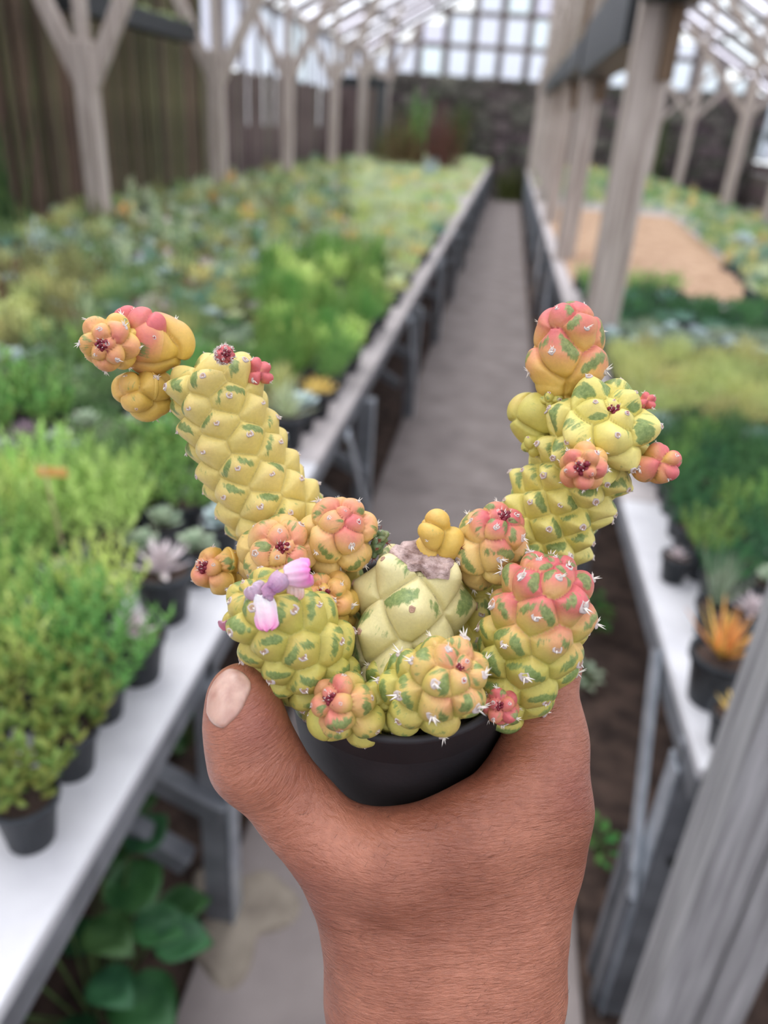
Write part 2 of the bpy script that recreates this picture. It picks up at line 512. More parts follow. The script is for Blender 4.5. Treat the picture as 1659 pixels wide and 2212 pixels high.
for y in legs_l:
    l = bench_part(lb, 'leg', leg_me); l.location = (XL - .002, y, 0)
    f = obj('flange', fl_me, l, (.0305, -.004, 0))
    l = bench_part(lb, 'leg', leg_me); l.location = (XL - 2.35, y, 0)
    bench_part(lb, 'cross_rail', box_mesh('cross_rail', 2.35, .03, .045, M_steel, .003, (XL - 1.18, y, BH - .05)))
    bench_part(lb, 'brace', beam_mesh('brace', (XL + .02, y - .03, .357), (XL - .5, y - .03, .61), .04, .045, M_steel, .003, (0, 1, 0)))
    bench_part(lb, 'brace', beam_mesh('brace', (XL - .055, y - .03, .205), (XL - .5, y - .03, .47), .04, .045, M_steel, .003, (0, 1, 0)))
    if y > 1.5: bench_part(lb, 'strut', beam_mesh('strut', (XL + .03, y - .05, .22), (XL + .02, y - .45, BH - .03), .006, .035, M_galv, 0, (1, 0, 0)))
for y in (.98, 2.35, 3.9, 5.5, 7.1, 8.7, 10.3, 11.9, 13.5, 15.1, 16.7):
    l = bench_part(rb, 'leg', leg_me); l.location = (XR + .03, y, 0)
    f = obj('flange', fl_me, l, (-.0305, -.004, 0))
    l = bench_part(rb, 'leg', leg_me); l.location = (XR + 2.2, y, 0)
    bench_part(rb, 'cross_rail', box_mesh('cross_rail', 2.2, .03, .045, M_steel, .003, (XR + 1.1, y, BH - .05)))
    bench_part(rb, 'brace', beam_mesh('brace', (XR + .03, y, .42), (XR + .40, y, BH - .06), .05, .045, M_steel, .003, (0, 1, 0)))
    bench_part(rb, 'strut', beam_mesh('strut', (XR - .012, y - .02, .33), (XR - .004, y + .22, BH - .02), .008, .05, M_galv, 0, (1, 0, 0)))
# dark sheet boxes closing the near leg of the right bench
t = empty('sheet_box', (XR + .10, 1.01, 0)); tag(t, 'narrow dark grey sheet-metal box on the floor under the near end of the right bench', 'box')
for s in (-1, 1):
    obj('sheet', box_mesh('sheet', .2, .006, .34, M_dkmetal, 0, (0, s * .03, .19)), t)
    obj('sheet', box_mesh('sheet', .006, .06, .34, M_dkmetal, 0, (s * .1, 0, .19)), t)
    obj('frame_post', box_mesh('frame_post', .028, .028, .38, M_steel, .003, (-.105, s * .03, .19)), t)
    obj('top_rail', box_mesh('top_rail', .22, .028, .03, M_steel, .003, (0, s * .03, .365)), t)
obj('lid', box_mesh('lid', .2, .06, .008, M_dkmetal, 0, (0, 0, .35)), t)
t = empty('storage_bin', (-2.97, 16.8, 0)); tag(t, 'dark upright cupboard against the left wall near the far end', 'cupboard')
obj('body', box_mesh('body', .8, .9, 1.9, M_dkmetal, .01, (0, 0, 1.15)), t); obj('top', box_mesh('top', .9, 1.0, .06, M_black, .01, (0, 0, 2.13)), t)
obj('plinth', box_mesh('plinth', .78, .88, .2, M_mortar, .01, (0, 0, .1)), t); obj('door', box_mesh('door', .36, .02, 1.7, M_slat2, .01, (-.19, -.455, 1.15)), t); obj('door', box_mesh('door', .36, .02, 1.7, M_slat2, .01, (.19, -.455, 1.15)), t)

# ================================================================== plants
def leaf_arr(L, w, th, nseg=5, curve=.35, fold=.2, shape='oval'):
    """A closed thick leaf along +X, curving up towards +Z; quads only."""
    V, Q = [], []
    for i in range(nseg + 1):
        t = i / nseg
        if shape == 'oval':
            ww = math.sin(math.pi * min(1, (.06 + .9 * t) ** .8)) ** .7 * w * .5
        elif shape == 'spoon':
            ww = (.25 + .75 * math.sin(math.pi * min(.97, .1 + .8 * t ** 1.3))) * w * .5
        else:
            ww = (1 - t) ** .8 * w * .5
        if i == nseg:
            ww = w * .04
        x = L * math.sin(curve * t) / max(curve, 1e-3) if curve > .01 else L * t
        z = L * (1 - math.cos(curve * t)) / max(curve, 1e-3) if curve > .01 else 0
        hh = th * .5 * (ww / (w * .5)) ** .6
        V += [(x, ww, z + fold * ww), (x, 0, z + hh), (x, -ww, z + fold * ww), (x, 0, z - hh)]
    for i in range(nseg):
        for j in range(4):
            a = i * 4 + j; b = i * 4 + (j + 1) % 4
            Q.append((a, b, b + 4, a + 4))
    return np.array(V), np.array(Q)

def rot_zy(az, el, roll=0.0):
    ca, sa, ce, se, cr, sr = math.cos(az), math.sin(az), math.cos(el), math.sin(el), math.cos(roll), math.sin(roll)
    Rz = np.array([[ca, -sa, 0], [sa, ca, 0], [0, 0, 1]]); Ry = np.array([[ce, 0, -se], [0, 1, 0], [se, 0, ce]]); Rx = np.array([[1, 0, 0], [0, cr, -sr], [0, sr, cr]])
    return Rz @ Ry @ Rx

def merge(parts):
    V, Q, n = [], [], 0
    for v, q in parts:
        V.append(v); Q.append(q + n); n += len(v)
    return np.concatenate(V), np.concatenate(Q)

def leaves_rosette(n, L, w, th, el0=.15, el1=1.25, nseg=5, shape='spoon', curve=.5, seed=0):
    """[(rotation, scale, offset)] of a rosette's leaves, outermost first, and the leaf itself."""
    rg = np.random.default_rng(seed)
    out = []
    for k in range(n):
        t = k / max(1, n - 1)
        out.append((rot_zy(k * GOLD_, el0 + (el1 - el0) * t + rg.normal(0, .05), rg.normal(0, .08)), (1 - .62 * t) * rg.uniform(.92, 1.08), np.array([0, 0, .004 + .35 * L * t])))
    return leaf_arr(L, w, th, nseg, curve, .25, shape), out
GOLD_ = math.pi * (3 - math.sqrt(5))

def leaves_bush(ns, nl, H_, spread, L, w, th, nseg=3, shape='oval', seed=0, el=.55, dense_top=.25):
    rg = np.random.default_rng(seed)
    out = []
    for s in range(ns):
        az = s * GOLD_; r0 = spread * math.sqrt((s + .5) / ns); hgt = H_ * (1 - .45 * (r0 / spread) ** 2) * rg.uniform(.8, 1.1)
        top = np.array([r0 * math.cos(az), r0 * math.sin(az), hgt]); bot = np.array([.35 * r0 * math.cos(az), .35 * r0 * math.sin(az), 0])
        for k in range(nl):
            t = dense_top + (1 - dense_top) * k / max(1, nl - 1)
            p = bot * (1 - t) + top * t
            out.append((rot_zy(k * GOLD_ + s, el + .5 * t + rg.normal(0, .15), rg.normal(0, .3)), rg.uniform(.75, 1.1) * (1.05 - .35 * t), p))
    return leaf_arr(L, w, th, nseg, .4, .2, shape), out

def leaves_spiky(n, L, w, th, seed=0, el0=.5, el1=1.45, nseg=5, curve=.25):
    rg = np.random.default_rng(seed)
    out = []
    for k in range(n):
        t = k / max(1, n - 1)
        out.append((rot_zy(k * GOLD_, el0 + (el1 - el0) * t + rg.normal(0, .1), rg.normal(0, .2)), rg.uniform(.75, 1.1), np.array([0, 0, .002])))
    return leaf_arr(L, w, th, nseg, curve, .3, 'blade'), out

def bake(spec):
    (V, Q), pl = spec
    return merge([(V @ (R_ * s).T + o_, Q) for R_, s, o_ in pl])

# kinds: nearer (full) and farther (light) leaf arrangements for a pot of about 8 cm
KIND = {
    'rosette': dict(word='rosette succulent', near=[leaves_rosette(24, .040, .019, .007, seed=s) for s in (1, 2)], far=[leaves_rosette(13, .046, .024, .008, nseg=3, seed=3)]),
    'sharp': dict(word='pointed rosette', near=[leaves_rosette(30, .046, .013, .006, .1, 1.3, shape='blade', seed=s) for s in (4, 5)], far=[leaves_rosette(14, .05, .018, .008, .1, 1.3, nseg=3, shape='blade', seed=6)]),
    'feather': dict(word='feathery sedum', near=[leaves_bush(22, 15, .085, .062, .017, .0055, .003, 2, 'blade', seed=s, el=.35) for s in (7, 8)], far=[leaves_bush(9, 5, .08, .06, .028, .012, .006, 2, 'blade', seed=9)]),
    'jade': dict(word='jade plant', near=[leaves_bush(13, 9, .085, .05, .021, .012, .006, 4, 'oval', seed=s, el=.3) for s in (10, 11)], far=[leaves_bush(8, 4, .085, .05, .032, .018, .008, 3, 'oval', seed=12)]),
    'spike': dict(word='spiky succulent', near=[leaves_spiky(26, .075, .010, .004, seed=s) for s in (13, 14)], far=[leaves_spiky(14, .08, .014, .006, seed=15, nseg=3)]),
    'grass': dict(word='grassy plant', near=[leaves_spiky(46, .13, .007, .002, seed=s, el0=.75, curve=.5) for s in (16, 17)], far=[leaves_spiky(18, .14, .014, .004, seed=18, el0=.75, nseg=3, curve=.5)]),
    'mound': dict(word='low mounded sedum', near=[leaves_bush(26, 7, .04, .056, .013, .007, .004, 2, 'oval', seed=s, el=.4) for s in (19, 20)], far=[leaves_bush(10, 4, .045, .056, .024, .016, .008, 2, 'oval', seed=21)]),
    'column': dict(word='upright stem succulent', near=[leaves_bush(6, 26, .13, .035, .014, .008, .005, 2, 'oval', seed=s, el=.5, dense_top=.05) for s in (22, 23)], far=[leaves_bush(4, 9, .13, .035, .028, .016, .008, 2, 'oval', seed=24, el=.5, dense_top=.05)]),
}
COLS = {
    'lime': (lin(148, 182, 72), lin(192, 212, 114)), 'bright green': (lin(84, 130, 50), lin(130, 170, 78)), 'mid green': (lin(84, 118, 62), lin(128, 154, 92)),
    'grey green': (lin(128, 148, 118), lin(168, 182, 150)), 'blue grey': (lin(148, 170, 164), lin(194, 208, 206)), 'pale green': (lin(160, 178, 126), lin(200, 210, 164)),
    'pink grey': (lin(182, 164, 164), lin(216, 202, 202)), 'yellow green': (lin(164, 170, 84), lin(198, 200, 124)), 'olive': (lin(112, 116, 62), lin(150, 148, 88)),
    'dark green': (lin(36, 84, 40), lin(72, 124, 64)), 'red brown': (lin(110, 70, 58), lin(156, 104, 84)), 'yellow': (lin(206, 166, 62), lin(228, 196, 104)),
    'teal': (lin(92, 140, 118), lin(134, 174, 150)), 'orange': (lin(204, 128, 44), lin(226, 170, 74)), 'purple grey': (lin(128, 106, 118), lin(166, 142, 150)),
    'red tipped green': (lin(54, 98, 32), lin(150, 150, 58)),
}
COLS = {k: tuple(tuple(min(.9, (c * .88 + sum(q) / 3 * .12) * 1.3) for c in q) for q in v) for k, v in COLS.items()}
M_leaf = {k: noise_mat('leaf_' + k.replace(' ', '_'), a, b, 28, rough=.5, objvar=.25, lo=.3, hi=.7, spec=.3) for k, (a, b) in COLS.items()}
M_potb = noise_mat('nursery_pot', lin(40, 44, 48), lin(58, 62, 66), 12, rough=.5, spec=.4)
pot_me = lathe_mesh('pot', [(0, 0), (.027, 0), (.036, .062), (.040, .062), (.041, .074), (.0375, .074), (.036, .064), (.034, .06), (0, .06)], M_potb, 16)
soil_me = lathe_mesh('potting_soil', [(.0355, .058), (.034, .064), (.02, .067), (0, .068)], M_ground, 12)
_mesh_cache = {}
def kind_mesh(kind, col, var):
    key = (kind, col, var)
    if key not in _mesh_cache:
        V, Q = bake(KIND[kind]['near'][var])
        _mesh_cache[key] = grid_mesh('foliage', V, Q, M_leaf[col])
    return _mesh_cache[key]
_leaf_cache = {}
def leaf_mesh(kind, col, var):
    key = (kind, col, var)
    if key not in _leaf_cache:
        (V, Q), pl = KIND[kind]['near'][var]
        _leaf_cache[key] = grid_mesh('leaf', V, Q, M_leaf[col])
    return _leaf_cache[key]

def m_from(R_, s, o_):
    return Matrix(((R_[0][0] * s, R_[0][1] * s, R_[0][2] * s, o_[0]), (R_[1][0] * s, R_[1][1] * s, R_[1][2] * s, o_[1]), (R_[2][0] * s, R_[2][1] * s, R_[2][2] * s, o_[2]), (0, 0, 0, 1)))

NAME_OF = {'rosette': 'potted_rosette', 'sharp': 'potted_rosette', 'feather': 'potted_sedum', 'jade': 'potted_jade', 'spike': 'potted_aloe', 'grass': 'potted_grass', 'mound': 'potted_sedum', 'column': 'potted_succulent'}
def plant_thing(kind, col, x, y, label, group, var=0, s=1.0, single=False, rz=None, pot_s=1.0):
    t = empty(NAME_OF[kind], (x, y, BH), rng.uniform(0, 6.28) if rz is None else rz)
    tag(t, label, 'potted plant', group)
    obj('pot', pot_me, t, None, None, pot_s)
    obj('potting_soil', soil_me, t, None, None, pot_s)
    if single:
        lm = leaf_mesh(kind, col, var)
        for R_, sc, o_ in KIND[kind]['near'][var][1]:
            l = bpy.data.objects.new('leaf', lm); COL.objects.link(l); l.parent = t
            l.matrix_basis = m_from(R_, sc * s, o_ * s + np.array([0, 0, .064 * pot_s]))
    else:
        f = obj('foliage', kind_mesh(kind, col, var), t, (0, 0, .062 * pot_s), None, s)
        f['kind'] = 'stuff'
    return t

def in_view(x, y, z=.8, mg=70):
    px, py, d = proj(np.array([x, y, z]))
    return d > .1 and -mg < px < 1659 + mg and -mg < py < 2212 + mg * 2

def pick(opts):
    w = np.array([o_[2] for o_ in opts], float); w /= w.sum()
    k = rng.choice(len(opts), p=w)
    return opts[k][0], opts[k][1]

# particular plants, by where they stand on the left bench: (photo x, y of the crown), kind, colour, size
def zone_left(x, y):
    px, py, d = proj(np.array([x, y, .82]))
    if py > 1470 and px < 330:
        return pick([('jade', 'red tipped green', 6), ('jade', 'mid green', 2)])
    if py > 1010 and px < 440:
        if px > 300 and py < 1190:
            return pick([('rosette', 'grey green', 2), ('sharp', 'pink grey', 1), ('feather', 'bright green', 1)])
        return pick([('feather', 'lime', 9), ('feather', 'bright green', 4), ('mound', 'lime', 1)])
    if py > 760 and px < 520:
        return pick([('rosette', 'grey green', 3), ('rosette', 'blue grey', 3), ('mound', 'mid green', 3), ('sharp', 'purple grey', 1), ('rosette', 'pale green', 2), ('jade', 'bright green', 1.5), ('spike', 'olive', 1), ('feather', 'mid green', 2)])
    if py > 540 and 560 < px < 830:
        if py < 790:
            return pick([('grass', 'bright green', 5), ('feather', 'bright green', 3), ('jade', 'lime', 2)])
        return pick([('rosette', 'blue grey', 2), ('rosette', 'pale green', 2), ('spike', 'yellow green', 1), ('sharp', 'pale green', 2), ('mound', 'olive', 2)])
    if py > 560 and px < 170 and py < 860:
        return pick([('column', 'olive', 4), ('jade', 'yellow green', 2), ('rosette', 'blue grey', 2), ('mound', 'red brown', 1)])
    if px > 760:
        return pick([('feather', 'pale green', 4), ('mound', 'lime', 2), ('mound', 'yellow green', 4), ('rosette', 'pale green', 3), ('mound', 'teal', 1), ('feather', 'yellow', .3)])
    return pick([('rosette', 'grey green', 6), ('mound', 'grey green', 4), ('mound', 'mid green', 4), ('feather', 'mid green', 4), ('rosette', 'pale green', 3), ('mound', 'olive', 4), ('column', 'olive', 2), ('spike', 'teal', 2), ('rosette', 'blue grey', 3),
                 ('sharp', 'red brown', .8), ('mound', 'yellow', .4), ('jade', 'orange', .15), ('feather', 'yellow green', 3), ('column', 'pale green', 1.5), ('sharp', 'pink grey', 1.6)])

SPECIAL_L = [((350, 1225), 'sharp', 'pink grey', 1.5, 'large pale pinkish-white pointed rosette beside the feathery lime sedum'),
             ((130, 1215), 'sharp', 'pink grey', 1.0, 'small greyish-pink rosette sunk among the lime sedum'),
             ((425, 1365), 'sharp', 'pink grey', 1.15, 'dusty pink rosette at the aisle edge of the left bench by the thumb'),
             ((30, 780), 'rosette', 'blue grey', 1.5, 'powder-blue rosette at the left edge of the picture'),
             ((150, 975), 'rosette', 'blue grey', 1.2, 'powder-blue rosette above the lime sedum on the left bench'),
             ((620, 890), 'spike', 'pale green', 1.3, 'cream-striped spiky plant at the aisle edge of the left bench'),
             ((690, 680), 'grass', 'bright green', 1.25, 'bright green arching grassy clump near the aisle on the left bench'),
             ((760, 700), 'grass', 'bright green', 1.1, 'second bright grassy clump just right of the big one'),
             ((80, 545), 'column', 'blue grey', 1.35, 'upright whitish succulent near the left edge of the picture'),
             ((460, 440), 'spike', 'yellow', 1.7, 'golden yellow spiky plant in the distance on the left bench'),
             ((130, 690), 'column', 'olive', 1.6, 'tall olive bushy succulent at the left'),
             ((720, 320), 'spike', 'teal', 2.3, 'blue-green spiky clump far down the left bench'),
             ((700, 830), 'mound', 'yellow', 1.1, 'orange-yellow mound at the aisle edge of the left bench')]
taken = []
def on_bench(px, py, z=.8):
    d = cam_dir(px, py); t = (z - CAM[2]) / d[2]
    p = CAM + d * t
    return p[0], p[1]
for (pp, kind, col, s, lab) in SPECIAL_L:
    x, y = on_bench(*pp)
    x = min(x, XL - .06 - .02 * s); y = min(y, 13.0); x = max(x, -3.0)
    taken.append((x, y, .045 + .035 * s))
    plant_thing(kind, col, x, y, lab, None, rng.integers(2), s, single=(kind in ('sharp', 'rosette', 'spike') and y < 4), pot_s=min(1.35, max(1, s)))

cells = []
nrow = 28
for r in range(nrow):
    x0_ = XL - .088 - .097 * r
    y = .40 + rng.uniform(-.03, .03)
    c = 0
    while y < 18.6:
        stp = .1 if y < 3.4 else (.118 if y < 8 else .15)
        y += stp
        if x0_ < -3.05 or abs(x0_ + 2.72) < .09 and any(abs(y - yp) < .12 for yp in (5.3, 7.75, 10.25, 12.95, 15.4, 18.2)):
            continue
        xx, yy2 = x0_ + rng.uniform(-.012, .012), y + rng.uniform(-.014, .014)
        if any((xx - a) ** 2 + (yy2 - b) ** 2 < q * q for a, b, q in taken) or not in_view(xx, yy2):
            continue
        if y > 3.4 and rng.random() < (.18 if y < 8 else .42):
            continue
        cells.append((yy2, xx, r, c)); c += 1
cells.sort(key=lambda q: q[0] ** 2 + q[1] ** 2)
N_LEFT = 270
far_parts, far_cols = [], []
def far_plant(kind, col, x, y, s, hgt=.062):
    spec = KIND[kind]['far'][0]
    V, Q = bake(spec)
    a = rng.uniform(0, 6.28); c, s_ = math.cos(a), math.sin(a)
    V = (V * s) @ np.array([[c, s_, 0], [-s_, c, 0], [0, 0, 1]]) + np.array([x, y, BH + hgt])
    c0, c1 = [np.array(q) for q in COLS[col]]
    cc = (c0 + (c1 - c0) * rng.uniform(0, 1)) * rng.uniform(.8, 1.15)
    return V, Q, np.tile(cc, (len(V), 1))
POTV = np.array([(r * math.cos(t), r * math.sin(t), z) for r, z in ((.028, 0), (.039, .07), (.034, .066), (.001, .066)) for t in np.arange(8) * math.pi / 4])
POTQ = np.array([(i * 8 + j, i * 8 + (j + 1) % 8, i * 8 + 8 + (j + 1) % 8, i * 8 + 8 + j) for i in range(3) for j in range(8)])
def attr_leaf_mat(name, rough=.55):
    m, nt, bs, out = mat_new(name)
    ac = N(nt, 'ShaderNodeAttribute', attribute_name='col')
    tc = N(nt, 'ShaderNodeTexCoord'); nz = N(nt, 'ShaderNodeTexNoise', Scale=60.0, Detail=3.0)
    nt.links.new(tc.outputs['Object'], nz.inputs['Vector'])
    mv = N(nt, 'ShaderNodeMapRange'); mv.inputs['From Min'].default_value = .3; mv.inputs['From Max'].default_value = .7; mv.inputs['To Min'].default_value = .8; mv.inputs['To Max'].default_value = 1.2
    hs = N(nt, 'ShaderNodeHueSaturation')
    nt.links.new(nz.outputs['Fac'], mv.inputs['Value']); nt.links.new(mv.outputs[0], hs.inputs['Value']); nt.links.new(ac.outputs['Color'], hs.inputs['Color'])
    nt.links.new(hs.outputs['Color'], bs.inputs['Base Color'])
    bs.inputs['Roughness'].default_value = rough; bs.inputs['Specular IOR Level'].default_value = .3
    return m
M_far = attr_leaf_mat('distant_foliage')
M_farpot = M_potb
row_seen = {}
for i, (y, x, r, _) in enumerate(cells):
    kind, col = zone_left(x, y)
    s = rng.uniform(.95, 1.25)
    if i < N_LEFT:
        row_seen.setdefault(r, []).append((y, x, kind, col, s, i))
    else:
        s *= 1.4 if y > 6 else 1.2
        V, Q, cc = far_plant(kind, col, x, y, s)
        far_parts.append((V, Q)); far_cols.append(cc)
        if y < 7:
            far_parts.append((POTV + np.array([x, y, BH]), POTQ)); far_cols.append(np.tile(np.array(lin(46, 50, 54)), (len(POTV), 1)))
for r, lst in row_seen.items():
    lst.sort()
    for c, (y, x, kind, col, s, i) in enumerate(lst):
        lab = f"{col} {KIND[kind]['word']}, {ORD[c]} in the {ORD[r]} row from the path, left bench"
        dist = math.hypot(x, y)
        single = kind in ('rosette', 'sharp', 'spike', 'jade') and i < 75
        if kind == 'jade' and y < .9:
            s *= 1.45
        elif kind in ('feather', 'jade') and y < 2.2:
            s *= 1.5
        elif kind == 'grass':
            s *= 1.15
        else:
            s *= 1.12
        plant_thing(kind, col, x, y, lab, 'potted plants on the left bench', int(rng.integers(2)), s, single)
V, Q = merge(far_parts)
me = grid_mesh('distant_pots', V, Q, M_far); add_col(me, 'col', np.concatenate(far_cols))
o = obj('distant_pots', me); tag(o, 'crowd of mixed small succulents filling the far part of the left bench', 'potted plants', None, 'stuff')

# ---- right bench, in bands
SPECIAL_R = [((1512, 1395), 'spike', 'orange', 1.25, 'fiery orange-yellow spiky succulent in a black pot near the aisle'),
             ((1580, 1490), 'sharp', 'yellow', .85, 'small pale yellow rosette just in front of the orange plant'),
             ((1598, 1600), 'mound', 'pale green', .8, 'tiny pale green mound beside the near grey post'),
             ((1560, 1270), 'grass', 'grey green', .9, 'grey-green tuft with fine leaves behind the orange plant'),
             ((1630, 1290), 'sharp', 'pink grey', 1.0, 'brownish-pink rosette beside the grey-green tuft'),
             ((1475, 1160), 'sharp', 'pink grey', .6, 'small pinkish plant at the aisle edge of the right bench'),
             ((1600, 530), 'rosette', 'blue grey', 3.2, 'big pale silvery plant beyond the patch of sand')]
taken = [(.455, 3.36, .1), (.455, 5.75, .1), (.47, .98, .12), (.455, 8.1, .1), (.455, 10.5, .1), (.455, 12.9, .1), (.455, 15.3, .1), (.455, 17.7, .1)]
for (pp, kind, col, s, lab) in SPECIAL_R:
    x, y = on_bench(*pp)
    x = max(x, XR + .05)
    taken.append((x, y, .045 + .03 * s))
    plant_thing(kind, col, x, y, lab, None, rng.integers(2), s, single=(kind in ('sharp', 'rosette', 'spike')), pot_s=min(1.35, max(.8, s)))
def zone_right(x, y):
    px, py, d = proj(np.array([x, y, .82]))
    if y < 1.45:
        return pick([('feather', 'dark green', 3), ('mound', 'mid green', 1), ('rosette', 'grey green', 1)])
    if y < 2.05:
        return ('feather', 'dark green') if rng.random() < .8 else ('feather', 'bright green')
    if y < 2.2:
        return pick([('mound', 'blue grey', 2), ('feather', 'dark green', 2), ('feather', 'yellow green', 2)])
    if y < 3.05:
        return pick([('feather', 'yellow green', 6), ('mound', 'yellow green', 2), ('mound', 'yellow', .5), ('mound', 'olive', 1.4)])
    if y < 3.5:
        return pick([('rosette', 'blue grey', 2), ('mound', 'grey green', 4), ('rosette', 'grey green', 2)])
    if y < 4.25:
        return pick([('mound', 'dark green', 6), ('feather', 'dark green', 2), ('mound', 'teal', 1.5)])
    if y < 4.65 and x < 1.0:
        return ('feather', 'bright green')
    if y < 9.6 and x < 1.42 + .085 * (y - 4.6):
        return None
    return pick([('feather', 'bright green', 2), ('mound', 'pale green', 3), ('spike', 'teal', 3), ('rosette', 'pale green', 3), ('mound', 'grey green', 4), ('jade', 'mid green', 2), ('feather', 'yellow green', 2), ('column', 'yellow', .4)])
cells = []
for r in range(24):
    x0_ = XR + .115 + .095 * r
    y = .95 + rng.uniform(-.03, .03)
    while y < 18.6:
        y += .1 if y < 3.4 else (.118 if y < 8 else .15)
        xx, yy2 = x0_ + rng.uniform(-.012, .012), y + rng.uniform(-.014, .014)
        if xx > 2.75 or any((xx - a) ** 2 + (yy2 - b) ** 2 < q * q for a, b, q in taken) or not in_view(xx, yy2):
            continue
        if y > 3.4 and rng.random() < (.12 if y < 8 else .4):
            continue
        if y < 1.5 and x0_ < XR + .16:
            if not (1.22 < y): continue
        cells.append((yy2, xx, r))
cells.sort(key=lambda q: q[0] ** 2 + q[1] ** 2)
far_parts, far_cols = [], []
row_seen = {}
n_ = 0
for (y, x, r) in cells:
    kc = zone_right(x, y)
    if kc is None:
        continue
    kind, col = kc
    s = rng.uniform(1.0, 1.3)
    if n_ < 130:
        row_seen.setdefault(r, []).append((y, x, kind, col, s, n_))
    else:
        V, Q, cc = far_plant(kind, col, x, y, s * (1.2 if y > 6 else 1))
        far_parts.append((V, Q)); far_cols.append(cc)
        if y < 6:
            far_parts.append((POTV + np.array([x, y, BH]), POTQ)); far_cols.append(np.tile(np.array(lin(46, 50, 54)), (len(POTV), 1)))
    n_ += 1
for r, lst in row_seen.items():
    lst.sort()
    for c, (y, x, kind, col, s, i) in enumerate(lst):
        lab = f"{col} {KIND[kind]['word']}, {ORD[c]} in the {ORD[r]} row from the path, right bench"
        plant_thing(kind, col, x, y, lab, 'potted plants on the right bench', int(rng.integers(2)), s, kind in ('rosette', 'sharp', 'spike') and i < 60)
V, Q = merge(far_parts)
me = grid_mesh('distant_pots', V, Q, M_far); add_col(me, 'col', np.concatenate(far_cols))
o = obj('distant_pots', me); tag(o, 'bands of blue-grey and green potted plants on the far right bench', 'potted plants', None, 'stuff')
# patch of brown sand on the right bench
M_sand2 = noise_mat('brown_sand', lin(166, 132, 104), lin(192, 160, 130), 10, rough=1, bump=.6, bscale=60, bdist=.01)
bm = bmesh.new()
bmesh.ops.create_grid(bm, x_segments=24, y_segments=40, size=.5)
for v in bm.verts:
    x = .56 + (v.co.x + .5) * 1.25; y = 4.68 + (v.co.y + .5) * 5.1
    x2 = .45 + (x - .56) * (.90 + .26 * (v.co.y + .5))
    e_ = min(.5 - abs(v.co.x), .5 - abs(v.co.y)) * 2
    v.co = Vector((x2, y, BH + .004 + .05 * min(1, e_ * 3) + rng.uniform(-.004, .004)))
o = obj('sand_bed', bm_mesh('sand_bed', bm, M_sand2, True)); tag(o, 'bare patch of brown sand spread on the right bench', 'sand', None, 'stuff')

# thin bamboo stake with a faded orange tag among the lime sedum
xa_, ya_ = on_bench(150, 1200, .80)
t = empty('plant_stake', (xa_, ya_, BH)); tag(t, 'thin pale bamboo stake with an orange tag among the lime sedum on the left bench', 'stake')
M_cane = noise_mat('bamboo', lin(172, 158, 110), lin(200, 188, 144), 30, rough=.7)
M_tag = noise_mat('orange_tag', lin(214, 158, 84), lin(230, 182, 112), 30, rough=.6)
obj('cane', lathe_mesh('cane', [(0, 0), (.0024, 0), (.0022, .1), (.0026, .102), (.0022, .104), (.002, .2), (.0024, .202), (.002, .204), (.0018, .27), (0, .27)], M_cane, 8), t, None, (0, math.radians(-5), 0))
obj('tag', box_mesh('tag', .052, .002, .016, M_tag, 0, (.012, 0, .255)), t, None, (0, math.radians(-5), 0))

# ---- big-leaved plants and weeds under the benches
def big_leaf(L, w):
    V, Q = [], []
    n, m = 8, 7
    for side in (0, 1):
        for i in range(n + 1):
            t = i / n
            ww = w * .5 * max(.02, math.sin(math.pi * (t ** .75)) ** .75)
            for j in range(m):
                u = j / (m - 1) * 2 - 1
                V.append((L * t, ww * u, .10 * L * math.sin(t * 2.2) - .12 * L * t * t + .16 * ww * abs(u) + .004 * math.sin(9 * t + 2 * abs(u)) - side * .0012))
    k = (n + 1) * m
    for i in range(n):
        for j in range(m - 1):
            a = i * m + j
            Q.append((a, a + 1, a + 1 + m, a + m)); Q.append((k + a, k + a + m, k + a + 1 + m, k + a + 1))
    for i in range(n):
        for j in (0, m - 1):
            a = i * m + j
            Q.append((a, a + m, a + m + k, a + k))
    return np.array(V), np.array(Q)
M_big = noise_mat('broad_leaf', lin(34, 74, 40), lin(62, 108, 58), 14, rough=.5, objvar=.3)
M_big2 = noise_mat('weed_leaf', lin(52, 104, 36), lin(86, 140, 60), 20, rough=.55, objvar=.3)
M_stem = noise_mat('green_stem', lin(70, 96, 50), lin(100, 120, 70), 20, rough=.7)
def leafy(name, x, y, label, leaves, L, w, mat, stemh, seed):
    rg = np.random.default_rng(seed)
    t = empty(name, (x, y, 0)); tag(t, label, 'plant')
    lm = grid_mesh('leaf', *big_leaf(L, w), mat)
    for (dx, dy, z, az, el, s) in leaves:
        R_ = rot_zy(az, el)
        l = bpy.data.objects.new('leaf', lm); COL.objects.link(l); l.parent = t
        l.matrix_basis = m_from(R_, s, (dx, dy, z))
        obj('stalk', beam_mesh('stalk', (dx * .2, dy * .2, -.005), (dx, dy, z), .004, .004, M_stem, 0), t)
rg = np.random.default_rng(5)
lv = []
for k in range(30):
    az = k * GOLD_; r = .16 * math.sqrt((k + .5) / 30)
    lv.append((r * math.cos(az) * .8, r * math.sin(az) * 1.5, .10 + .2 * rg.random(), az + rg.normal(0, .3), .1 + rg.normal(0, .2), rg.uniform(.75, 1.15)))
leafy('broad_leaf_plant', -.56, .78, 'dark green broad-leaved plant on the ground under the left bench', lv[:22], .12, .10, M_big, .3, 1)
lv2 = [(a * .9, b * .8, c * .8, d, e, f) for a, b, c, d, e, f in lv[:18]]
leafy('broad_leaf_plant', -.66, 1.45, 'dark leafy weed deep under the left bench behind the near leg', lv2, .07, .05, M_big, .25, 2)
leafy('weed', -.50, 2.2, 'green leafy weed under the left bench beyond the near leg', lv2, .07, .05, M_big2, .25, 3)
